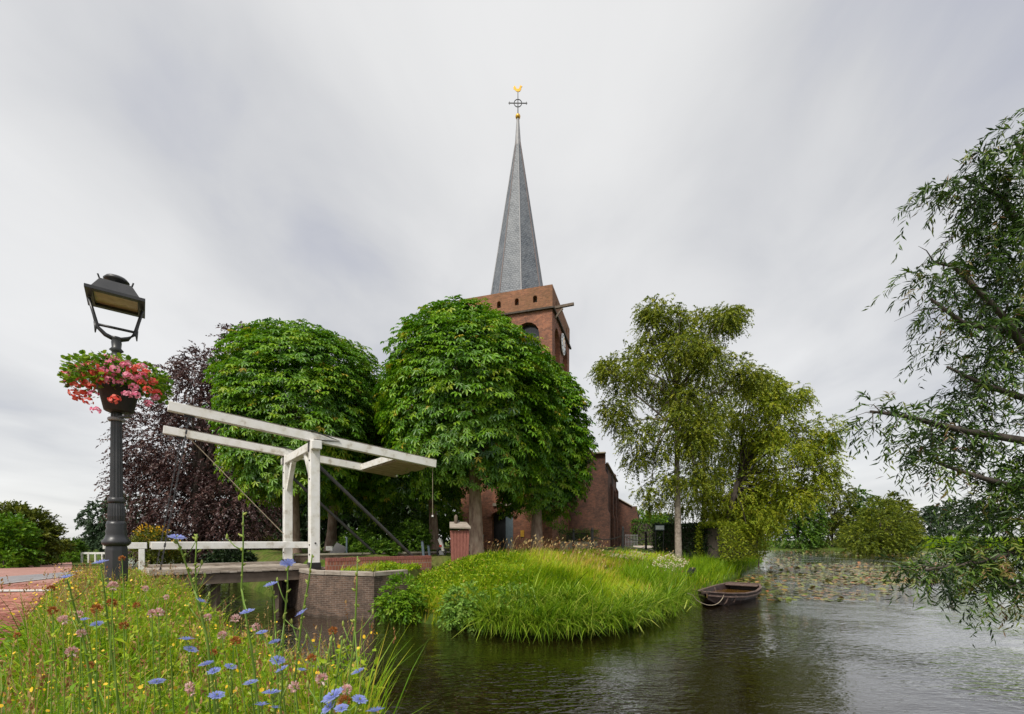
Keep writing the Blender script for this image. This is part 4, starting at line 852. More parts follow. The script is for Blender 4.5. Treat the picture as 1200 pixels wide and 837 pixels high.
# far bank
far = [(935, 592, 26, 30, 112, 'green', 'far bank tree next to the birches with a dense dark green crown'), (975, 588, 28, 32, 116, 'olive', 'far bank tree with a loose olive crown'), (1010, 598, 24, 24, 118, 'green', 'far bank tree behind the round waterside bush'), (1050, 602, 20, 22, 110, 'olive', 'far bank tree beside the distant blue trees')]
for k, (px, py, rx, ry, Y, mt, lab) in enumerate(far):
    b = (W(px, 640, Y).x, Y, .2); tree('far_bank_tree', lab, b, lobes_px([(px, py + 4, rx * .8, ry * .8, 1), (px - rx * .5, py + ry * .5, rx * .7, ry * .6, .8), (px + rx * .5, py + ry * .6, rx * .7, ry * .5, .8), (px - rx * .2, py - ry * .5, rx * .4, ry * .5, .5), (px + rx * .35, py - ry * .25, rx * .4, ry * .4, .4), (px, py + ry * 1.05, rx * 1.0, ry * .4, .9), (px, py + ry * 1.4, rx * 1.1, ry * .3, .9)], Y), mt, 110 + k, 1000, 2.2, 14, .35, .55, trunk_r=.3, vmean=.4, up0=.2)
Y = 74; b = (W(1032, 645, Y).x, Y, -.1)
tree('waterside_bush', 'round willow bush standing in the pond before the far bank', b, lobes_px([(1032, 618, 24, 24, 1.2), (1010, 630, 22, 18, .9), (1054, 632, 20, 15, .8), (1030, 598, 14, 14, .5), (1035, 642, 34, 8, .8), (1060, 606, 8, 16, .3)], Y), 'birch', 120, 1900, 1.5, 13, .3, .28, trunk_r=.2, cat='shrub', up0=.4, vmean=.3)
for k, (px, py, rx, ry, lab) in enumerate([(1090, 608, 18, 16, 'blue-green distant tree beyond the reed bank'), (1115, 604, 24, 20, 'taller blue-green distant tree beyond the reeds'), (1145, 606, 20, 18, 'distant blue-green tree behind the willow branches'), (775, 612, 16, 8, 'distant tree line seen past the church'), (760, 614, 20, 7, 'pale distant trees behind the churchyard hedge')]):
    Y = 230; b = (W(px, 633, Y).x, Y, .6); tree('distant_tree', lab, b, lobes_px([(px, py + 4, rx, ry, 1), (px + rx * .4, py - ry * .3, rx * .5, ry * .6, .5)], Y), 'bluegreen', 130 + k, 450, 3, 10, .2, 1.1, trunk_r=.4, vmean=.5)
rg = np.random.default_rng(7); n = 2600
pos = np.stack([rg.uniform(W(1040, 0, 112).x, W(1240, 0, 112).x, n), 110.5 + rg.uniform(0, 9, n), np.full(n, .1)], 1)
V, Fa, A = blades(pos, rg.uniform(2.6, 3.9, n), np.full(n, .22), rg.normal(0, .12, (n, 2)), np.full(n, .05), np.clip(rg.normal(.4, .15, n), 0, .8), rg)
o = np_mesh('reed_bed', V, Fa, M['grass'], None, A, org=(105, 112, 0)); tag(o, 'bright green reed bed along the far bank of the pond', 'reeds', kind='stuff')
# ------------------------------------------------------------------ willow overhanging from the right bank
rows = [(1188, 160, 34, 26, .7, 7.0), (1150, 205, 34, 16, .7, 7.0), (1120, 212, 22, 8, .25, 7.0), (1192, 225, 30, 45, 1.1, 7.1), (1160, 250, 26, 26, .7, 7.2), (1186, 290, 34, 36, 1.1, 7.1), (1150, 300, 30, 24, .6, 7.2), (1105, 318, 28, 14, .3, 6.9), (1100, 345, 30, 24, .35, 7.0), (1195, 350, 34, 46, 1.4, 7.2), (1150, 370, 34, 40, .9, 7.3), (1125, 395, 24, 24, .35, 7.0), (1190, 430, 38, 46, 1.5, 7.3), (1135, 445, 28, 26, .55, 7.1), (1055, 478, 30, 14, .35, 6.8), (1025, 486, 20, 12, .22, 6.7), (1095, 500, 32, 24, .6, 6.9), (1100, 540, 34, 20, .5, 7.0), (1165, 510, 38, 40, 1.3, 7.3), (1190, 570, 34, 46, 1.7, 7.3), (1150, 600, 30, 30, 1.0, 7.4), (1170, 640, 40, 30, 1.6, 7.1), (1110, 660, 32, 10, .35, 6.8), (1085, 672, 22, 8, .2, 6.7), (1190, 690, 26, 26, 1.1, 6.8), (1150, 680, 26, 18, .6, 6.8),
        (1235, 200, 40, 60, 1.0, 7.5), (1245, 330, 45, 70, 1.2, 7.7), (1245, 470, 45, 70, 1.2, 7.7), (1240, 610, 45, 60, 1.2, 7.6), (1300, 260, 50, 90, .8, 8.2), (1300, 440, 50, 90, .8, 8.2)]
lb = lobes_px(rows, 7, .5)
rg = np.random.default_rng(140); rnd = random.Random(140)
bw_ = Vector((10.6, 7.9, 0)); bw_.z = H(bw_.x, bw_.y)
t_ = thing('willow_tree', 'dark narrow-leaved willow hanging over the pond from the right bank', 'tree', bw_)
V, Fa, A = merge([spray(clump(lb, 5, 4, .45), 1750, .5, 16, .6, .13, LANCE, rg, outk=.75, shell=.2, vmean=.34, vsd=.16, lat=.75), spray(lb, 260, .4, 12, .5, .11, LANCE, rg, outk=.8, shell=.5, vmean=.85, vsd=.1, lat=.7)])
np_mesh('crown', V, Fa, M['willow'], t_, A)
mb = MB(); tr = [bw_ - up(.3), bw_ + up(.6), bw_ + Vector((-.25, -.1, 2.2)), bw_ + Vector((-.2, -.2, 4.5)), bw_ + Vector((-.5, -.2, 7.5))]
mb.tube(tr, [.42, .33, .27, .2, .08], 10)
for pl in [[(1290, 560, 7.8), (1220, 520, 7.3), (1130, 505, 7.0), (1060, 488, 6.8), (1020, 482, 6.7)], [(1280, 470, 7.8), (1215, 430, 7.3), (1175, 370, 7.1), (1118, 312, 7.0), (1095, 308, 6.9)], [(1270, 380, 7.8), (1215, 300, 7.3), (1175, 232, 7.1), (1130, 208, 7.0)], [(1260, 300, 7.8), (1220, 220, 7.4), (1190, 165, 7.1)], [(1290, 640, 7.8), (1220, 640, 7.3), (1140, 660, 6.9), (1085, 668, 6.7)], [(1290, 660, 7.8), (1230, 670, 7.2), (1180, 690, 6.8)], [(1280, 450, 7.9), (1210, 470, 7.4), (1150, 450, 7.1), (1110, 430, 7.0)], [(1290, 580, 7.8), (1220, 580, 7.4), (1150, 560, 7.1), (1090, 540, 6.95)], [(1270, 420, 7.8), (1200, 390, 7.3), (1130, 380, 7.0), (1090, 350, 6.95)]]:
    pts = [W(*q) for q in pl]; tk = min(tr, key=lambda v: (v - pts[0]).length + abs(v.z - pts[0].z + .8)); pts = [tk] + pts; m_ = len(pts)
    mb.tube(pts, [.10 * (1 - i / m_) ** 1.3 + .006 for i in range(m_)], 6)
    for i in range(1, m_ - 1):
        for _ in range(7):
            s = pts[i].lerp(pts[i + 1], rnd.random()); e_ = s + Vector((rnd.uniform(-.55, .1), rnd.uniform(-.3, .3), rnd.uniform(-.5, .25))); mb.tube([s, s.lerp(e_, .5) + up(.06), e_], [.010, .006, .002], 4)
mb.build('trunk', M['bark_dark'], t_, smooth=True, uv=False)
# ------------------------------------------------------------------ hedges
def hedge(name, label, a, b, wd, z0, z1, mat, seed, n, ls, group=None):
    rg = np.random.default_rng(seed); a, b = Vector((*a, 0)), Vector((*b, 0)); t_ = thing(name, label, 'hedge', (a + b) / 2 + up(z0), group)
    dd_ = (b - a).normalized() * .45; MB().beam(a + dd_ + up((z0 + z1) / 2 - .05), b - dd_ + up((z0 + z1) / 2 - .05), wd * .6, (z1 - z0) * .88).build('branches', M['bark_dark'], t_, uv=False)  # one solid dark core box stands in for the hedge's shadowy inside
    d = np.array((b - a)[:2]); L = np.linalg.norm(d); d = d / L; s = np.array((-d[1], d[0])); u = rg.uniform(0, L, n); v = rg.uniform(-1, 1, n); z = rg.uniform(z0, z1, n)
    f = rg.integers(0, 3, n); u = np.where(rg.random(n) < .12, np.where(rg.random(n) < .5, -.06, L + .06), u); v = np.where(f == 0, 1, np.where(f == 1, -1, v)); z = np.where(f == 2, z1, z)
    p = np.array((a.x, a.y))[None] + d * u[:, None] + s * (v * wd / 2)[:, None]; pos = np.stack([p[:, 0], p[:, 1], z], 1) + rg.normal(0, .09, (n, 3))
    o_ = np.stack([s[0] * v * (f < 2), s[1] * v * (f < 2), 1.0 * (f == 2)], 1)
    V, Fa, A = scatter(*LEAF, pos, frames(rg.normal(0, 1, (n, 3)) + o_, o_ + rg.normal(0, .5, (n, 3))), rg.uniform(.7, 1.3, n) * ls, np.clip(rg.normal(.45, .2, n), 0, 1)); np_mesh('foliage', V, Fa, M[mat], t_, A)
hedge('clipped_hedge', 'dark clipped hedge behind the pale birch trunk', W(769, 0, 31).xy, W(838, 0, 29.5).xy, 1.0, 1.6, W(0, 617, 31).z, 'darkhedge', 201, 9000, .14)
hedge('clipped_hedge', 'sunlit yellow-green hedge running from the birch trunks to the pond', W(832, 0, 28.6).xy, W(884, 0, 33).xy, 1.4, 1.2, W(0, 616, 30).z, 'birch_y', 202, 11000, .15)
hedge('clipped_hedge', 'green hedge closing the churchyard path at the church end', W(742, 0, 52).xy, W(775, 0, 52).xy, .8, 1.2, W(0, 611, 52).z, 'green', 203, 2500, .2)
hedge('box_hedge', 'low box hedge on a stone edging in front of the nave wall', W(657, 0, 31.5).xy, W(699, 0, 30.5).xy, .6, 2.2, W(0, 623, 31).z, 'green', 204, 2500, .08)
e_ = MB().beam(Vector((*W(657, 0, 31.3).xy, 1.95)), Vector((*W(699, 0, 30.3).xy, 1.95)), .5, .7).build('stone_edging', M['stone'], None, org=(*W(678, 0, 31).xy, 1.6)); tag(e_, 'low stone edging under the box hedge by the nave', 'edging')
tree('churchyard_shrub', 'yellow-green shrubs at the end of the churchyard path', gbase(752, 60), lobes_px([(752, 609, 14, 9, 1), (768, 610, 10, 7, .7)], 60), 'lime', 205, 500, .8, 10, .2, .25, trunk_r=.05, cat='shrub', up0=.3, vmean=.5)
# ------------------------------------------------------------------ grass on the island
rg = np.random.default_rng(31)
def field(x, y): return np.sin(x * .55 + y * .35) + .7 * np.sin(x * 1.1 - y * .8 + 2) + .5 * np.sin(2.3 * x + 1.7 * y)
n = 115000; Yr = 10.8 + 22 * rg.random(n) ** 1.9; pxr = rg.uniform(380, 930, n); x = (pxr - 600) / F * Yr; y = Yr
s = sdf(ISLE, x, y); fy = y - (34 + (3 - x) * .304)                 # keep clear of the church front
k = (s > .02) & (s < 15) & (fy < -2) & ~((x < -3.2) & (s < .9)) & ((x - P1.x) * PX.x + (y - P1.y) * PX.y < -.45)
rg2 = np.random.default_rng(3); k &= ~((x > -.4) & (s < .9) & (rg2.random(len(x)) < .7)); k &= ~((x < -2.2) & (rg2.random(len(x)) < .35))
x, y, s = x[k], y[k], s[k]; n = len(x); pos = np.stack([x, y, height(x, y) - .02], 1)
fl_ = field(x, y); an = 1.2 * np.sin(fl_) + rg.normal(0, .6, n) - .3; am = np.abs(rg.normal(.45, .3, n)) + .2 * (np.sin(x * .9 + 1) > .3)
lean = np.stack([np.cos(an) * am, np.sin(an) * am - .12], 1)
hh = (.18 + .30 * rg.random(n) ** 1.6 + .14 * np.clip(1.5 - s, 0, 1)) * np.clip(1.1 - (y - 12) * .012, .6, 1.1) * (1 - .45 * np.clip((-1.2 - x) / 1.5, 0, 1)) * (.75 + .5 * rg.random(n))
dry = np.exp(-((x - 4.0) ** 2 / 6 + (y - 19.5) ** 2 / 9)) + .8 * np.exp(-((x + 2.2) ** 2 / .8 + (y - 13.4) ** 2 / .6)) + .5 * (rg.random(n) < .10)
var = np.clip(.43 + .15 * np.sin(fl_ * 1.3) + .10 * np.sin(5 * x + 3 * np.sin(4 * y)) + rg.normal(0, .19, n) + .40 * dry * (rg.random(n) < .75), 0, 1)
V, Fa, A = blades(pos, hh, rg.uniform(.012, .032, n) * (1 + (y - 11) * .03), lean, np.full(n, .12), var, rg)
o = np_mesh('bank_grass', V, Fa, M['grass'], None, A, org=(2, 15, 1)); tag(o, 'lush bright green grass covering the sloping island bank', 'grass', kind='stuff')
# small broad-leaved herbs in the left part of the bank
n = 22000; x = rg.uniform(-4.6, 1.2, n); y = rg.uniform(11.5, 19, n); s = sdf(ISLE, x, y); k = (s > 0.1) & (rg.random(n) < np.clip((.9 - x) / 2.5, 0, 1)) & ((x - P1.x) * PX.x + (y - P1.y) * PX.y < -.45) & ~((x < -3.2) & (s < .9)); x, y = x[k], y[k]; n = len(x)
pos = np.stack([x, y, height(x, y) + rg.uniform(.03, .34, n) * (1 - .5 * np.clip((-1.2 - x) / 1.5, 0, 1))], 1)
V, Fa, A = scatter(*LEAF, pos, frames(rg.normal(0, 1, (n, 3)), np.array((0, -.2, 1.)) + rg.normal(0, .5, (n, 3))), rg.uniform(.06, .13, n), np.clip(rg.normal(.38, .22, n) + .5 * (rg.random(n) < .05 + .16 * np.exp(-((x + 2.0) ** 2 / 1.2 + (y - 13.3) ** 2 / 1.2))), 0, 1))
o = np_mesh('bank_herbs', V, Fa, M['grass'], None, A, org=(-2, 15, 1)); tag(o, 'small leafy herbs on the bank between the abutment and the sedge', 'plants', kind='stuff')
# sedge tussocks hanging over the waterline
cs = [(.15, 11.55), (.8, 11.4), (1.45, 11.55), (2.1, 11.8), (2.75, 12.25), (3.3, 12.9), (3.9, 13.6), (4.6, 14.5), (5.3, 15.7), (5.9, 16.8), (.5, 12.3), (1.6, 12.5), (-.5, 11.9)]
for k, (cx, cy) in enumerate(cs):
    n = 420; a = rg.uniform(0, 2 * np.pi, n); r = np.abs(rg.normal(0, .26, n)); x = cx + np.cos(a) * r * 1.3; y = cy + np.sin(a) * r; pos = np.stack([x, y, np.maximum(height(x, y), .15)], 1)
    am = rg.uniform(.25, .95, n); ad = np.where(rg.random(n) < .6, rg.normal(-1.45, .7, n), a); lean = np.stack([np.cos(ad) * am, np.sin(ad) * am], 1)
    V, Fa, A = blades(pos, rg.uniform(.6, 1.45, n), rg.uniform(.016, .046, n), lean, np.clip(rg.normal(.72, .28, n), .1, 1.25), np.clip(rg.normal(.5, .27, n), 0, 1), rg)
    o = np_mesh('sedge_tussock', V, Fa, M['sedge'], None, A, org=(cx, cy, .3)); tag(o, 'long arching sedge tussock hanging over the island waterline', 'sedge', 'sedge tussocks along the island shore')
n = 9000; u = rg.random(n); ex = np.array([(5.4, 16.5), (6.2, 17.9), (9.9, 23), (15, 30.6), (27.5, 50.5)]); sg = np.minimum((u ** .8 * 4).astype(int), 3); f = rg.random(n); xy = ex[sg] + (ex[sg + 1] - ex[sg]) * f[:, None] + np.stack([rg.normal(-.5, .45, n), rg.normal(.4, .4, n)], 1)
k = sdf(ISLE, xy[:, 0], xy[:, 1]) > -.05; xy = xy[k]; n = len(xy); pos = np.stack([xy[:, 0], xy[:, 1], np.maximum(height(xy[:, 0], xy[:, 1]), 0)], 1)
V, Fa, A = blades(pos, rg.uniform(.5, 1.15, n), rg.uniform(.015, .03, n) * (1 + (xy[:, 1] - 16) * .03), rg.normal(0, .3, (n, 2)), rg.uniform(.05, .4, n), np.clip(rg.normal(.3, .15, n), 0, .8), rg)
o = np_mesh('shore_reeds', V, Fa, M['grass'], None, A, org=(9, 22, .3)); tag(o, 'fresh green reeds along the pond shore behind the boat', 'reeds', kind='stuff')
n = 480; pxr = np.concatenate([rg.uniform(590, 705, n // 2), rg.uniform(560, 800, n - n // 2)]); yy = rg.uniform(18, 25, n); x = (pxr - 600) / F * yy; pos = np.stack([x, yy, height(x, yy)], 1)
V, Fa, A = blades(pos, rg.uniform(.45, .95, n), rg.uniform(.012, .022, n), np.stack([rg.normal(.35, .15, n), rg.normal(0, .15, n)], 1), rg.uniform(.05, .25, n), rg.random(n), rg)
hp = V.reshape(-1, 7, 3)[:, 6]; V2, F2, A2 = scatter(*LEAF, hp, frames(np.array((.5, 0, 1.)) + rg.normal(0, .3, (n, 3)), rg.normal(0, 1, (n, 3))), rg.uniform(.08, .16, n), rg.random(n)); V, Fa, A = merge([(V, Fa, A), (V2, F2, A2)])
o = np_mesh('dry_grass_stalks', V, Fa, M['straw'], None, A, org=(2, 21, 1.7)); tag(o, 'reddish dry grass stalks in front of the church wall', 'grass', kind='stuff')
# bushes at the island waterline
for k, (px, py, rx, ry, Y, mt, lab) in enumerate([(547, 708, 22, 22, 12.4, 'mint', 'pale mint-green leafy bush on the island bank above the water'), (470, 700, 22, 22, 13.4, 'lime', 'fresh green leafy bush beside the brick abutment'), (600, 705, 16, 16, 12.1, 'mint', 'small pale leafy herb beside the sedge')]):
    c = W(px, py, Y); b = Vector((c.x, c.y + .3, max(.1, H(c.x, c.y + .3)))); tree('bank_bush', lab, b, lobes_px([(px, py, rx, ry, 1), (px - rx * .5, py + ry * .5, rx * .6, ry * .5, .5), (px + rx * .5, py + ry * .4, rx * .5, ry * .5, .5)], Y, .35), mt, 210 + k, (340, 340, 120)[k], .34, 9, .35, .115, trunk_r=.02, cat='shrub', outk=.9, up0=.2, vmean=.5)
rgw = np.random.default_rng(77)
t_ = thing('white_meadowsweet', 'creamy white meadowsweet flowering in the grass near the boat', 'flowers', gbase(785, 19)); st = MB(); parts = []
for px, py in [(768, 660), (772, 655), (778, 654), (783, 658), (787, 661), (791, 656), (786, 651), (795, 663), (800, 662), (803, 659), (775, 663), (790, 665), (797, 655), (781, 664)]:
    q = W(px, py, 17.8); g_ = Vector((q.x, q.y, H(q.x, q.y))); st.tube([g_, (g_ + q) / 2 + Vector((.05, 0, 0)), q], .008, 4)
    m_ = 30; pp = np.array(q) + rgw.normal(0, .055, (m_, 3)); V, Fa, A = scatter(hexl, hf, pp, frames(rgw.normal(0, 1, (m_, 3)), np.array((0, -.3, 1.)) + rgw.normal(0, .3, (m_, 3))), rgw.uniform(.03, .06, m_), rgw.random(m_)); np_mesh('flower_head', V, Fa, M['whitefl'], t_, A)
st.build('stems', M['stem'], t_, uv=False)
# ------------------------------------------------------------------ water lilies
a = np.linspace(.25, 2 * np.pi - .25, 12); T = np.concatenate([[(0, 0, 0)], np.stack([np.cos(a), np.sin(a), .03 * np.sin(3 * a)], 1)]); TF = [(0, i, i + 1) for i in range(1, 12)]
rg = np.random.default_rng(41); n = 15000; pxr = rg.uniform(850, 1150, n); pyr = 643 + 64 * rg.random(n) ** 1.0; Yp = EYE * F / (pyr - HOR); x = (pxr - 600) / F * Yp
dens = .5 + .5 * np.sin(pxr * .035 + 1.1 * np.sin(pyr * .16)) * np.sin(pyr * .23 + pxr * .012)
lim = np.where(pyr > 684, (pxr > 868 + (pyr - 684) * 1.2) & (pxr < 1080 - (pyr - 684) * 3), pxr < 1120) & (pyr < 705)
k = (sdf(ISLE, x, Yp) < -.4) & lim & (rg.random(n) < np.where(pyr > 686, .11, .22 + .75 * dens)) & ~((np.abs(pxr - 1000) < 60) & (np.abs(pyr - 656) < 4)); x, Yp, pyr, pxr = x[k], Yp[k], pyr[k], pxr[k]
ordr = np.argsort(Yp); x, Yp = x[ordr], Yp[ordr]; n = len(x); zz_ = .012 + rg.uniform(0, .03, n); sz = rg.uniform(.07, .15, n) * (1 + np.clip(Yp - 22, 0, 60) * .008); vr = np.clip(rg.beta(1.1, 1.5, n), 0, 1)
tl = np.where(rg.random(n) < .3, .35, .07)
nmv = np.array((0, 0, 1.)) + rg.normal(0, 1, (n, 3)) * tl[:, None] * np.array((1, 1, 0)); Rp = frames(np.stack([np.cos(vr * 99), np.sin(vr * 99), np.zeros(n)], 1), nmv)
zz_ += tl * sz * .8
protos = []
for j in range(12):
    me_o = np_mesh('lily_pad', T, TF, M['pad'], None, np.full(len(T), (j + .5) / 12)); protos.append(me_o.data); bpy.data.objects.remove(me_o)
for i in range(220):
    o = bpy.data.objects.new('lily_pad', protos[int(vr[i] * 11.99)]); C.objects.link(o); mt_ = Matrix(Rp[i].tolist()).to_4x4(); o.matrix_world = Matrix.Translation((x[i], Yp[i], zz_[i])) @ mt_ @ Matrix.Scale(sz[i], 4)
    tag(o, 'round lily pad floating loose near the open water of the pond', 'lily pad', 'lily pads at the edge of the open water')
V, Fa, A = scatter(T, TF, np.stack([x, Yp, zz_], 1)[220:], Rp[220:], sz[220:], vr[220:]); o = np_mesh('lily_pads', V, Fa, M['pad'], None, A, org=(20, 30, 0)); tag(o, 'dense carpet of green and rust lily pads across the pond', 'lily pads', kind='stuff')
# ------------------------------------------------------------------ rowing boat
bow, stern = Vector((6.95, 16.3, 0)), Vector((10.4, 20.4, 0)); L = (stern - bow).length; bx_ = (stern - bow).normalized(); by_ = Vector((-bx_.y, bx_.x, 0))
t_ = thing('rowing_boat', 'dark tarred rowing boat half full of brown water moored at the grassy bank', 'boat', (bow + stern) / 2)
ST = [(0, .06, .55, .30), (.08, .32, .50, .1), (.2, .62, .44, -.06), (.38, .86, .38, -.12), (.6, .95, .36, -.12), (.82, .88, .40, -.08), (1, .62, .47, .02)]
def hull(ins, top=True):
    vs, fs = [], []
    for s_, w_, g_, k_ in ST:
        w_ = max(.02, w_ - ins); c = bow + bx_ * (L * (s_ if ins == 0 else .02 + s_ * .96))
        for f_, z in ((-1, g_), (-.93, (g_ + k_) / 2), (-.7, k_ + ins), (0, k_ + ins), (.7, k_ + ins), (.93, (g_ + k_) / 2), (1, g_)): vs.append(c + by_ * (f_ * w_) + up(z))
    n = 7
    for i in range(len(ST) - 1):
        for k in range(6): fs.append((i * n + k, i * n + k + 1, (i + 1) * n + k + 1, (i + 1) * n + k))
    e_ = (len(ST) - 1) * n; fs.append(tuple(e_ + k for k in range(7)))
    return vs, fs
hl = MB().add(*hull(0)).build('hull', M['boat'], t_)
MB().add(*hull(.035)).build('inner_hull', M['boat'], t_)
for f_ in (-1, 1):
    mb = MB(); pts = [bow + bx_ * (L * s_) + by_ * (f_ * (w_ - .01)) + up(g_ + .012) for s_, w_, g_, k_ in ST]
    for a, b in zip(pts, pts[1:]): mb.beam(a, b, .09, .035)
    mb.build('gunwale', M['boat_rim'], t_)
    mb = MB(); pts = [bow + bx_ * (L * s_) + by_ * (f_ * (w_ * .985 + .012)) + up(g_ - .12) for s_, w_, g_, k_ in ST]
    for a, b in zip(pts, pts[1:]): mb.beam(a, b, .03, .05)
    mb.build('rubbing_strake', M['boat_rim'], t_)
    for s_, w_ in ((.16, .5), (.24, .66), (.33, .76), (.42, .83), (.74, .86), (.86, .78)):
        c = bow + bx_ * (L * s_); MB().tube([c + by_ * (f_ * (w_ + .01)) + up(.36), c + by_ * (f_ * (w_ - .06)) + up(.12), c + by_ * (f_ * w_ * .6) + up(.02)], .035, 6).build('rib', M['boat_rim'], t_)
MB().beam(bow + bx_ * (L * .9) + up(.42), bow + bx_ * (L * .99) + up(.44), 1.3, .04).build('stern_seat', M['boat_rim'], t_)
MB().beam(bow + bx_ * (-.25) + up(.54), bow + bx_ * .35 + up(.50), .18, .05).build('stem_post', M['boat'], t_)
MB().beam(bow + bx_ * (L * 1.0) - by_ * .62 + up(.48), bow + bx_ * (L * 1.0) + by_ * .62 + up(.48), .06, .06).build('transom_cap', M['boat_rim'], t_)
bwv = [bow + bx_ * (L * (.03 + s_ * .94)) + by_ * (f_ * max(.02, w_ * .9)) + up(.2) for f_, rng_ in ((1, ST[1:]), (-1, ST[1:][::-1])) for s_, w_, g_, k_ in rng_]
MB().add(bwv, [tuple(range(len(bwv)))]).build('bilge_water', M['bilge'], t_)
rp_ = MB().tube([bow + bx_ * (.7 - 1.75 * k / 14) - by_ * (.42 * math.cos(k / 14 * 2.4)) + up(.46 - .36 * math.sin(math.pi * min(1, k / 12)) ** .8 + (.04 * max(0, k - 11))) for k in range(15)], .011, 6).build('mooring_rope', M['rope'], None, org=bow); tag(rp_, 'pale mooring rope running from the boat bow to the bank', 'rope')
# ------------------------------------------------------------------ pump box, posts, signs, floodlight
def prop(px, Y): return Vector(gbase(px, Y))
c = prop(538, 19); g_ = c.z
t_ = thing('pump_box', 'red-brown wooden pump box with sloping roof and knob beside the chestnut trunk', 'pump', c)
rz = R_(14); ux = Vector((math.cos(rz), math.sin(rz), 0)); uy = Vector((-ux.y, ux.x, 0))
def fr(r, ry, z): return [c + ux * (a * r) + uy * (b * ry) + up(z - g_) for a, b in ((-1, -1), (1, -1), (1, 1), (-1, 1))]
mb = MB(); mb.add(fr(.30, .24, g_ - .1) + fr(.35, .28, W(0, 622, 19).z), [(0, 1, 5, 4), (1, 2, 6, 5), (2, 3, 7, 6), (3, 0, 4, 7), (4, 5, 6, 7)]); mb.build('cabinet', M['redpaint'], t_, bevel=.01)
for k in range(6):
    a = -.29 + k * .116; q0_ = c + ux * a - uy * .262 - up(.05); q1_ = c + ux * a * 1.15 - uy * .292 + up(W(0, 622.5, 19).z - g_); MB().beam(q0_, q1_, .108, .02, uy).build('board', M['redpaint'], t_)
zt = W(0, 620, 19).z; mb = MB(); mb.prism([c + ux * -.44 - uy * .42 + up(zt - g_), c + ux * .44 - uy * .42 + up(zt - g_), c + ux * .36 + uy * .3 + up(zt - g_ + .24), c + ux * -.36 + uy * .3 + up(zt - g_ + .24)], (0, 0, .07)); mb.build('roof_lid', M['wood_grey'], t_, bevel=.01)
MB().lathe([(.065, zt + .1), (.075, zt + .5), (.055, zt + .56), (.02, zt + .6)], c - Vector((0, 0, c.z)) - ux * .12 + uy * .1, 10).build('finial', M['wood_dark'], t_, smooth=True)
for px, Y, h_, lab in ((497, 20, .75, 'slanted blue-grey post beside the clipped shrub'), (504, 21.5, .55, 'short blue-grey hooped post near the parked moped')):
    c = prop(px, Y); t_ = thing('bollard', lab, 'post', c); MB().beam(c - up(.1), c + up(h_) - Vector((.08, 0, 0)), .1, .1, (0, 1, 0)).build('shaft', M['blue_grey'], t_, bevel=.01); MB().box(c + up(h_ + .02) - Vector((.08, 0, 0)), (.13, .13, .03)).build('cap', M['iron'], t_)
c = prop(520, 21); t_ = thing('parked_moped', 'parked moped with white leg shield half hidden behind the pump box', 'moped', c)
for s_ in (-.1, .95):
    wv2 = c + Vector((s_, 0, .24)); rn = [wv2 + Vector((math.cos(2 * math.pi * k / 16) * .2, 0, math.sin(2 * math.pi * k / 16) * .2)) for k in range(17)]; wl = MB().tube(rn, .05, 6, cap=False).build('wheel', M['iron'], t_, smooth=True); MB().beam(wv2 - Vector((0, .05, 0)), wv2 + Vector((0, .05, 0)), .2, .2).build('hub', M['lead'], wl)
MB().prism([c + Vector((x, -.13, z)) for x, z in ((.3, .25), (1.15, .3), (1.2, .6), (.8, .66), (.4, .55), (.25, .35))], (0, .26, 0)).build('body', M['iron'], t_, bevel=.03)
MB().prism([c + Vector((x, -.18, z)) for x, z in ((-.06, .3), (.06, .3), (-.12, .9), (-.26, .86))], (0, .36, 0)).build('leg_shield', M['white'], t_, bevel=.03)
MB().beam(c + Vector((.45, 0, .68)), c + Vector((1.1, 0, .7)), .26, .1).build('seat', M['iron'], t_, bevel=.03); MB().beam(c + Vector((-.22, -.3, .98)), c + Vector((-.22, .3, .98)), .04, .04).build('handlebar', M['iron'], t_); MB().box(c + Vector((-.12, -.2, .55)), (.1, .04, .08)).build('indicator', M['gerred'], t_)
c = prop(386, 21); t_ = thing('small_sign', 'small white sign plate on a stake beside the near bridge post', 'sign', c); MB().beam(c - up(.1), c + up(.5), .04, .04, (0, 1, 0)).build('stake', M['wood_dark'], t_); MB().box(c + Vector((0, -.03, .45)), (.3, .02, .2)).build('plate', M['white'], t_)
c = prop(397, 22); t_ = thing('leaning_board', 'dark board leaning on a green post behind the low red wall', 'board', c); MB().beam(c + Vector((-.25, 0, 0)), c + Vector((.05, .3, .6)), .6, .04, (0, 1, 0)).build('panel', M['iron'], t_); MB().beam(c + Vector((.35, .1, -.1)), c + Vector((.35, .1, 1.0)), .07, .07, (0, 1, 0)).build('post', M['blue_grey'], t_)
c = prop(808, 21); t_ = thing('floodlight', 'black floodlight on a low stand in the grass by the birch trunk', 'floodlight', c)
MB().beam(c + Vector((-.05, 0, -.1)), c + Vector((-.05, 0, .42)), .06, .06, (0, 1, 0)).build('stand', M['iron'], t_); MB().beam(c + Vector((-.22, -.1, .42)), c + Vector((.24, .12, .62)), .3, .2).build('lamp_body', M['iron'], t_, bevel=.02); MB().beam(c + Vector((-.28, -.08, .34)), c + Vector((.12, .05, .3)), .1, .03).build('base_plate', M['louvre'], t_)
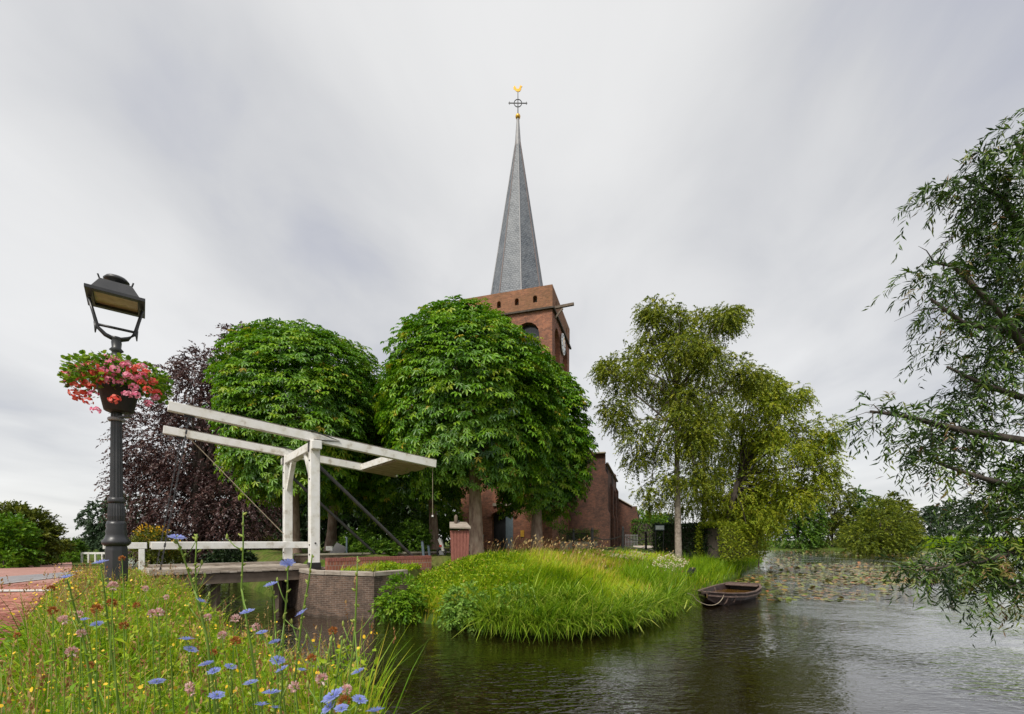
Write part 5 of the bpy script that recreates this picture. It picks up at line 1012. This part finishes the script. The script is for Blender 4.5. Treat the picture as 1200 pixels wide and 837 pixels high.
# churchyard path, chain fence, notice
pa = [Vector((*W(652, 0, 24.5).xy, 0)), Vector((*W(700, 0, 25).xy, 0)), Vector((*W(738, 0, 28).xy, 0)), Vector((*W(742, 0, 34).xy, 0)), Vector((*W(742, 0, 44).xy, 0)), Vector((*W(742, 0, 52).xy, 0))]
pb = [Vector((*W(652, 0, 23.2).xy, 0)), Vector((*W(705, 0, 23.4).xy, 0)), Vector((*W(766, 0, 25.4).xy, 0)), Vector((*W(768, 0, 32).xy, 0)), Vector((*W(766, 0, 44).xy, 0)), Vector((*W(764, 0, 52).xy, 0))]
o = strip_sheet('churchyard_path', pa, pb, M['path'], .09); tag(o, kind='structure')
pts = [(672, 28), (694, 27.6), (730, 27), (757, 33)]
t_ = thing('chain_fence', 'black iron posts linked by sagging chains beside the churchyard path', 'fence', prop(712, 27))
tops = []
for px, Y in pts:
    c = prop(px, Y); MB().beam(c - up(.1), c + up(1.32), .13, .13, (0, 1, 0)).build('post', M['iron'], t_, bevel=.01); MB().lathe([(.09, 1.3), (.05, 1.36), (.07, 1.42), (.0, 1.5)], c, 10).build('knob', M['iron'], t_, smooth=True); tops.append(c)
for a, b in zip(tops, tops[1:]):
    for zf_ in (.95, .4):
        MB().tube([a.lerp(b, k / 8) + up(zf_ - .22 * math.sin(math.pi * k / 8)) for k in range(9)], .028, 5).build('chain', M['iron'], t_)
t_ = thing('churchyard_railing', 'thin pale iron railing beside the choir wall at the path end', 'railing', prop(738, 47)); a, b = prop(733, 46), prop(747, 48)
for z_ in (.5, 1.2): MB().beam(a + up(z_), b + up(z_), .05, .05).build('rail', M['lead'], t_)
for k in range(9): q = a.lerp(b, k / 8); MB().beam(q, q + up(1.3), .04, .04, (0, 1, 0)).build('bar', M['lead'], t_)
c = prop(773, 30); t_ = thing('notice_panel', 'grey-green notice panel at the end of the dark hedge', 'sign', c); zc1 = W(0, 618.5, 30).z
MB().box(Vector((c.x, c.y, zc1)), (.62, .05, .34)).build('panel', M['blue_grey'], t_, bevel=.01); MB().box(Vector((c.x, c.y - .035, zc1)), (.54, .02, .26)).build('sheet', M['louvre'], t_)
for s_ in (-.26, .26): MB().beam(c + Vector((s_, .05, -.1)), Vector((c.x + s_, c.y + .05, zc1 + .1)), .05, .05, (0, 1, 0)).build('leg', M['iron'], t_)
# ------------------------------------------------------------------ house and car seen under the trees
c = Vector((W(318, 0, 58).x, 58, .9)); t_ = thing('house', 'pale pink rendered house glimpsed under the trees behind the bridge', 'house', c)
mb = MB(); ops = facade(mb, c + Vector((-5, 0, -c.z)), Vector((1, 0, 0)), Vector((0, 1, 0)), 11, .5, 4.2, [(1.0, 2.2, [(1.6, 2.9, 0)]), (4.7, 5.7, [(1.0, 3.0, 0)]), (6.0, 8.4, [(1.5, 2.9, 0)])], .2)
M['render'] = pm('pink_render', [(.50, .34, .27), (.58, .42, .34)], 2, .85)
mb.build('wall', M['render'], t_, recalc=False)
for op in ops:
    w_ = MB().prism(op, (0, .03, 0)).build('window', M['glass_dark'], t_); mn = op[0]; x0_, x1_ = min(v.x for v in op), max(v.x for v in op); z0_, z1_ = min(v.z for v in op), max(v.z for v in op); yy_ = op[0].y - .03
    MB().beam(Vector(((x0_ + x1_) / 2, yy_, z0_)), Vector(((x0_ + x1_) / 2, yy_, z1_)), .08, .05, (0, 1, 0)).beam(Vector((x0_, yy_, z0_ + .04)), Vector((x1_, yy_, z0_ + .04)), .05, .08).beam(Vector((x0_, yy_, z1_ - .04)), Vector((x1_, yy_, z1_ - .04)), .05, .08).build('frame', M['white'], w_)
MB().prism([c + Vector((-5.4, -.4, 3.2)), c + Vector((-5.4, 3.5, 7)), c + Vector((-5.4, 7.4, 3.2))], (11.8, 0, 0)).build('roof', M['redwall'], t_)
c = Vector((W(289, 0, 50).x, 50, .95)); c.z = H(c.x, c.y); t_ = thing('parked_car', 'silver parked car with a red tail light seen beneath the copper beech', 'car', c)
M['carpaint'] = pm('silver_paint', [(.38, .40, .43), (.45, .47, .5)], 2, .25, spec=.6, metallic=.4)
pr = [(-2.1, .35), (2.0, .35), (2.1, .75), (1.95, .98), (1.2, 1.0), (-.8, 1.0), (-1.9, .85), (-2.15, .6)]
bd = MB().prism([c + Vector((x, 0, z)) for x, z in pr], (0, 1.75, 0)).build('body', M['carpaint'], t_, bevel=.08)
cbn = MB().prism([c + Vector((x, .12, z)) for x, z in ((-1.1, 1.0), (-.4, 1.48), (1.1, 1.5), (1.85, 1.0))], (0, 1.5, 0)).build('cabin', M['carpaint'], t_, bevel=.06)
for x0_, x1_, x2_, x3_ in ((-.85, -.3, .3, .3), (.4, .4, 1.0, 1.5)): MB().prism([c + Vector((x, .1, z)) for x, z in ((x0_, 1.05), (x1_, 1.4), (x2_, 1.4), (x3_, 1.05))], (0, .03, 0)).build('side_window', M['glass_dark'], cbn)
for s_ in (-1.35, 1.3):
    for y_ in (-.02, 1.6): wl = MB().tube([c + Vector((s_, y_, .33)), c + Vector((s_, y_ + .18, .33))], .33, 16).build('wheel', M['iron'], t_, smooth=False); MB().tube([c + Vector((s_, y_ - .012, .33)), c + Vector((s_, y_ + .05, .33))], .19, 12).build('rim', M['lead'], wl)
for y_ in (-.01, 1.5): MB().box(c + Vector((2.04, y_ + .12, .82)), (.12, .28, .18)).build('tail_light', M['gerred'], t_)
for y_ in (.1, 1.4): MB().box(c + Vector((-2.08, y_ + .1, .68)), (.1, .3, .14)).build('headlight', M['louvre'], t_)
# ------------------------------------------------------------------ flower verge in front
rg = np.random.default_rng(91)
def verge_pts(n, y0, y1, n0=-.62, n1=1.0, p=1.5, tall=True):
    y = y0 + (y1 - y0) * rg.random(n) ** p; nn = rg.uniform(n0, n1, n); x = (nn - NX.y * y) / NX.x; px = 600 + F * x / y
    k = (px > -70) & (px < 445 - 30 * (y < 2)) & (np.hypot(x, y) > .95)
    return x[k], y[k], nn[k]
def vt(x, y):                              # height of the plant layer
    return (.40 + .12 * np.sin(x * 2.3 + y) + .08 * np.sin(3.7 * y - x)) * np.clip(1.35 - y * .06, .65, 1.2)
parts = []
x, y, nn = verge_pts(52000, .95, 15.5); n = len(x); edge = np.clip((nn + .62) / .7, .22, 1) * np.clip((1.25 - nn) / .35, .55, 1)
h = vt(x, y) * rg.uniform(.55, 1.35, n) * edge; pos = np.stack([x, y, height(x, y) - .02], 1)
lm = np.abs(rg.normal(.25, .22, n)); la = rg.uniform(0, 2 * np.pi, n)
parts.append(blades(pos, h, rg.uniform(.004, .009, n) * (1 + y * .09), np.stack([np.cos(la) * lm, np.sin(la) * lm], 1), rg.uniform(0, .25, n), np.clip(rg.normal(.36, .17, n) + .35 * (rg.random(n) < .14), 0, 1), rg))
x, y, nn = verge_pts(70000, 1.0, 15.0); n = len(x); edge = np.clip((nn + .62) / .7, .2, 1) * np.clip((1.25 - nn) / .35, .5, 1)
pos = np.stack([x, y, height(x, y) + vt(x, y) * edge * rg.random(n) ** .8], 1)
parts.append(scatter(*LEAF, pos, frames(rg.normal(0, 1, (n, 3)), np.array((0, -.2, .8)) + rg.normal(0, .6, (n, 3))), rg.uniform(.016, .038, n) * (1 + y * .12), np.clip(rg.normal(.38, .2, n) + .45 * (rg.random(n) < .07), 0, 1)))
x, y, nn = verge_pts(2600, 1.1, 4.0, n0=-.3, n1=.75); k_ = 600 + F * x / y < 385; x, y, nn = x[k_], y[k_], nn[k_]; n = len(x); pos = np.stack([x, y, height(x, y)], 1); la = rg.uniform(0, 2 * np.pi, n); lm = np.abs(rg.normal(.4, .25, n))
parts.append(blades(pos, vt(x, y) * rg.uniform(1.0, 1.55, n), rg.uniform(.006, .013, n), np.stack([np.cos(la) * lm, np.sin(la) * lm], 1), rg.uniform(.1, .5, n), np.clip(rg.normal(.3, .2, n), 0, .8), rg))
V, Fa, A = merge(parts); o = np_mesh('verge_plants', V, Fa, M['verge'], None, A, org=(-4, 5, 1.4)); tag(o, 'tangle of green grass and small-leaved herbs covering the road verge', 'plants', kind='stuff')
x, y, nn = verge_pts(1500, 1.4, 13, n0=-.5); n = len(x); pos = np.stack([x, y, height(x, y) + vt(x, y) * rg.uniform(.75, 1.15, n)], 1)
V, Fa, A = scatter(hexl, hf, pos, frames(rg.normal(0, 1, (n, 3)), np.array((0, -.4, .8)) + rg.normal(0, .4, (n, 3))), rg.uniform(.010, .018, n) * (1 + y * .06), rg.random(n)); o = np_mesh('trefoil_flowers', V, Fa, M['yellowfl'], None, None, org=(-4, 5, 1.4)); tag(o, 'scattered tiny yellow trefoil flowers in the verge', 'flowers', kind='stuff')
x, y, nn = verge_pts(2100, 1.2, 12, n0=-.35); n = len(x); pos = np.stack([x, y, height(x, y)], 1); hh = vt(x, y) * rg.uniform(.9, 1.45, n)
lm = np.abs(rg.normal(.2, .15, n)); la = rg.uniform(0, 2 * np.pi, n); b1 = blades(pos, hh, np.full(n, .0035) * (1 + y * .1), np.stack([np.cos(la) * lm, np.sin(la) * lm], 1), rg.uniform(0, .15, n), rg.uniform(.2, 1, n), rg)
tip = b1[0].reshape(-1, 7, 3)[:, 6]; tp = []
for j in range(5): tp.append(scatter(*LEAF, tip - np.array((0, 0, .013 * j)) * (1 + y * .05)[:, None], frames(np.array((0, 0, 1.)) + rg.normal(0, .45, (n, 3)), rg.normal(0, 1, (n, 3))), rg.uniform(.012, .022, n) * (1 + y * .07), rg.uniform(0, .7, n)))
V, Fa, A = merge([b1] + tp); o = np_mesh('seed_stalks', V, Fa, M['straw'], None, A, org=(-4, 5, 1.4)); tag(o, 'thin reddish-brown seeding grass stalks standing through the verge', 'grass', kind='stuff')
# broad dock leaves at the road corner
x, y, nn = verge_pts(420, 1.6, 4.2, n0=-1.0, n1=-.45); n = len(x); pos = np.stack([x, y, height(x, y) + rg.uniform(.02, .2, n)], 1); a = rg.uniform(0, 6.28, n)
V, Fa, A = scatter(*LANCE, pos, frames(np.stack([np.cos(a), np.sin(a), rg.uniform(.1, .7, n)], 1), np.array((0, 0, 1.)) + rg.normal(0, .3, (n, 3))), rg.uniform(.12, .26, n), np.clip(rg.normal(.25, .15, n), 0, 1)); o = np_mesh('plantain_leaves', V, Fa, M['verge'], None, A, org=(-3, 3, 1.4)); tag(o, 'broad plantain leaves along the road edge', 'plants', kind='stuff')
# chicory: flower, then plants
def chicory_flower():
    V, Fs = [], []
    for row, (n_, r_, z_) in enumerate(((15, 1, .22), (9, .62, .42))):
        for k in range(n_):
            a = 2 * math.pi * (k + .5 * row) / n_ + .07 * math.sin(k * 5.1); d = Vector((math.cos(a), math.sin(a), 0)); s = Vector((-d.y, d.x, 0)); b = len(V); rr = r_ * (1 + .08 * math.sin(k * 3.3))
            for q, w_, z in ((.10, .035, .0), (.6, .135, z_ * .75), (.97, .14, z_)):
                V += [d * (q * rr) - s * (w_ * r_) + up(z), d * (q * rr) + s * (w_ * r_) + up(z)]
            V.append(d * (rr * 1.03) + up(z_ * .98)); Fs += [(b, b + 1, b + 3, b + 2), (b + 2, b + 3, b + 5, b + 4), (b + 4, b + 5, b + 6)]
    me = bpy.data.meshes.new('flower'); me.from_pydata([tuple(v) for v in V], [], Fs); me.materials.append(M['chicory']); return me
CF = chicory_flower(); rnd = random.Random(17)
mc = MB()
for k in range(14): a = 2.4 * k; mc.tube([Vector((0, 0, 0)), Vector((math.cos(a) * .16, math.sin(a) * .16, .4))], [.03, .012], 4)
cen_me = mc.build('stamens', M['bud'], None, uv=False); CM = cen_me.data; bpy.data.objects.remove(cen_me)
plants = [  # stem line from the top down (px, py), distance, flowers (px, py, radius in m)
    ([(207, 633), (214, 650), (228, 692), (242, 745)], 1.25, [(207, 631, .021), (235, 705, .018)], 'chicory stalk whose top flower stands before the left end of the bridge rail'),
    ([(231, 626), (229, 660), (230, 690), (243, 750)], 1.3, [], 'budded chicory stalk just right of the flower before the rail end'),
    ([(285, 600), (285, 640), (283, 690), (296, 770)], 1.2, [(290, 718, .018)], 'tallest chicory stalk, tipped with buds above the middle of the bridge rail'),
    ([(337, 664), (337, 690), (333, 730), (330, 800)], 1.3, [(337, 661, .02), (325, 775, .02)], 'chicory stalk with a flower at the foot of the near bridge post'),
    ([(366, 650), (362, 680), (354, 722), (345, 800)], 1.25, [(354, 719, .018), (353, 786, .017)], 'budded chicory stalk crossing the base of the bridge post'),
    ([(318, 688), (321, 700), (323, 740), (326, 810)], 1.25, [(318, 686, .018), (322, 753, .015)], 'chicory stalk with one flower against the dark canal under the deck'),
    ([(419, 652), (418, 690), (416, 740), (405, 830)], 1.15, [(420, 788, .017)], 'lone chicory stalk before the brick abutment corner'),
    ([(388, 748), (384, 775), (375, 815)], 1.2, [], 'short budded chicory stalk over the open water left of the lone stalk'),
    ([(401, 745), (398, 775), (388, 830)], 1.2, [], 'thin budded chicory stalk beside the lone stalk'),
    ([(219, 752), (222, 775), (226, 820)], 1.35, [(218, 750, .021), (223, 762, .019)], 'chicory with two flowers by the pale coping'),
    ([(331, 788), (331, 800), (328, 830)], 1.2, [(331, 785, .017), (307, 742, .014)], 'low chicory among clover below the bridge post'),
    ([(242, 781), (245, 800), (246, 830)], 1.3, [(242, 779, .019), (251, 787, .017)], 'chicory with paired flowers in the middle of the verge'),
    ([(270, 784), (272, 800), (272, 835)], 1.3, [(270, 782, .016)], 'small chicory right of the paired flowers'),
    ([(294, 803), (296, 820), (298, 840)], 1.15, [(294, 801, .017)], 'chicory flower low beside the coping gap'),
    ([(318, 816), (322, 830), (324, 850)], 1.1, [(318, 813, .021), (322, 830, .014)], 'chicory with a ragged flower near the quay edge'),
    ([(306, 829), (308, 840), (310, 860)], 1.05, [(306, 827, .019)], 'lowest chicory flower in the verge grass'),
    ([(254, 818), (255, 830), (256, 850)], 1.2, [(254, 816, .019)], 'chicory flower deep in the green verge'),
    ([(184, 802), (187, 815), (190, 850)], 1.3, [(184, 800, .02)], 'chicory flower left of the dense flower patch'),
    ([(391, 819), (388, 835), (384, 870)], .85, [(391, 817, .021), (386, 830, .015)], 'large open chicory flower by the water at the verge end'),
    ([(421, 823), (415, 840), (408, 870)], .95, [(421, 821, .016), (400, 831, .014)], 'chicory flower beside the large open one'),
    ([(441, 837), (435, 850), (428, 880)], .9, [(440, 834, .018)], 'chicory flower leaning farthest over the water'),
    ([(79, 680), (84, 700), (100, 760)], 1.25, [(79, 677, .019)], 'chicory flower standing before the red road'),
    ([(118, 663), (122, 690), (130, 760)], 1.3, [(118, 660, .019)], 'chicory flower just left of the lamp plinth'),
    ([(98, 729), (104, 750), (112, 800)], 1.5, [(98, 727, .019), (114, 732, .017)], 'chicory with two flowers below the lamp plinth'),
    ([(199, 757), (201, 780), (203, 830)], 1.5, [], 'budded chicory stalk in the verge left of the coping'),
]
for pl, Y, fls, lab in plants:
    pts = [W(px, py, Y + .03 * i) for i, (px, py) in enumerate(pl)]; last = pts[-1]; g_ = Vector((last.x + .02, last.y + .06, 0)); g_.z = H(g_.x, g_.y); pts.append((last + g_) / 2 + Vector((.012, 0, 0))); pts.append(g_)
    t_ = thing('chicory_plant', lab, 'flower', g_); st = MB(); m_ = len(pts); st.tube(pts[::-1], [.0042 - .0026 * i / (m_ - 1) for i in range(m_)], 6)
    bd = MB()
    for i in range(m_ - 3):
        a, b = pts[i], pts[i + 1]; nn_ = max(2, int((b - a).length / .032))
        for j in range(nn_):
            q = a.lerp(b, (j + .3) / nn_); ph = rnd.uniform(0, 6.28); dv = Vector((math.cos(ph), math.sin(ph) * .5, .7)).normalized(); Lb = rnd.uniform(.006, .012)
            for _ in range(rnd.choice((1, 1, 2, 3))):
                q2 = q + Vector((rnd.uniform(-.004, .004), rnd.uniform(-.004, .004), rnd.uniform(-.004, .006))); bd.tube([q2, q2 + dv * Lb * .4, q2 + dv * Lb * .8, q2 + dv * Lb * 1.3], [.0015, .0034, .003, .001], 5)
            if rnd.random() < .28 and i > 0:
                e_ = q + Vector((rnd.choice((-1, 1)) * rnd.uniform(.02, .05), rnd.uniform(-.02, .02), rnd.uniform(.03, .07))); st.tube([q, q.lerp(e_, .5) - up(.006), e_], [.0018, .0015, .001], 4); bd.tube([e_ - up(.004), e_, e_ + up(.007), e_ + up(.012)], [.001, .0036, .003, .001], 5)
    st.build('stem', M['stem'], t_, smooth=True, uv=False)
    if bd.v: o = bd.build('buds', M['bud'], t_, smooth=True, uv=False); tag(o, kind='stuff')
    for px, py, r_ in fls:
        q = W(px, py, Y); o = bpy.data.objects.new('flower', CF); C.objects.link(o); o.parent = t_; o.location = q - t_.location; o.scale = (r_, r_, r_); o.rotation_euler = (R_(rnd.uniform(2, 38)), R_(rnd.uniform(-18, 18)), rnd.uniform(0, 6))
        s2 = bpy.data.objects.new('stamens', CM); C.objects.link(s2); s2.parent = o
        near = min(pts, key=lambda v: (v - q).length)
        if (near - q).length > .012: MB().tube([q - up(.002), near.lerp(q, .5) - up(.01), near], .0016, 5).build('flower_stalk', M['stem'], t_, uv=False)
# red clover heads and brown plantain spikes
def clover_head(seed, rr=.012):
    r2 = np.random.default_rng(seed); n = 70; d = nrm(r2.normal(0, 1, (n, 3)) + np.array((0, 0, .25)))
    return scatter(*LEAF, d * rr * .45, frames(d + np.array((0, 0, .6)), r2.normal(0, 1, (n, 3))), r2.uniform(.6, .85, n) * rr, r2.random(n))
heads = []
for j in range(4):
    V, Fa, A = clover_head(j); oo = np_mesh('flower_head', V, Fa, M['clover'] if j < 2 else M['rust'], None, A); heads.append(oo.data); bpy.data.objects.remove(oo)
spots = [(132, 687, 1.2, 0), (95, 742, 1.3, 1), (113, 714, 1.25, 2), (74, 727, 1.4, 0), (93, 720, 1.4, 1), (131, 707, 1.3, 3), (145, 734, 1.35, 2), (178, 719, 1.4, 0), (186, 718, 1.4, 1), (84, 764, 1.3, 0), (276, 752, 1.25, 3), (243, 724, 1.4, 0), (276, 725, 1.4, 1), (260, 745, 1.4, 0), (365, 772, 1.2, 3), (377, 796, 1.15, 0), (406, 809, 1.1, 0), (404, 822, 1.1, 3), (390, 740, 1.3, 2), (62, 716, 1.5, 2), (60, 690, 1.6, 3), (143, 655, 1.7, 3), (222, 805, 1.3, 1), (224, 811, 1.3, 0), (105, 780, 1.4, 2), (345, 805, 1.2, 1), (20, 745, 1.8, 2), (300, 735, 1.5, 1), (170, 690, 1.9, 0), (195, 700, 2.0, 1), (160, 710, 1.8, 3), (250, 765, 1.5, 2)]
for k, (px, py, Y, j) in enumerate(spots):
    q = W(px, py, Y); g_ = Vector((q.x + rnd.uniform(-.05, .05), q.y + .05, 0)); g_.z = H(g_.x, g_.y)
    pink = j < 2; t_ = thing('clover_plant' if pink else 'seedhead_plant', 'pink clover head on a thin stalk among the verge flowers' if pink else 'rust-brown dried flower head on a thin stalk in the verge', 'flower', g_, 'pink clovers in the verge' if pink else 'dried flower heads in the verge')
    MB().tube([g_, g_.lerp(q, .5) + Vector((rnd.uniform(-.03, .03), 0, 0)), q], [.002, .0018, .0014], 5).build('stem', M['stem'], t_, uv=False)
    o = bpy.data.objects.new('flower_head', heads[j]); C.objects.link(o); o.parent = t_; o.location = q - g_; o.rotation_euler = (rnd.uniform(-.3, .3), rnd.uniform(-.3, .3), rnd.uniform(0, 6)); o.scale = [rnd.uniform(.9, 1.25)] * 3
    rv = np.random.default_rng(k); m_ = 12; tt = rv.uniform(.4, .95, m_)[:, None]; pp = np.array(g_) * (1 - tt) + np.array(q) * tt
    V, Fa, A = scatter(*LEAF, pp, frames(rv.normal(0, 1, (m_, 3)) * np.array((1, 1, .4)), np.array((0, 0, 1.)) + rv.normal(0, .3, (m_, 3))), rv.uniform(.02, .032, m_), rv.uniform(.2, .6, m_)); np_mesh('leaves', V, Fa, M['verge'], t_, A)
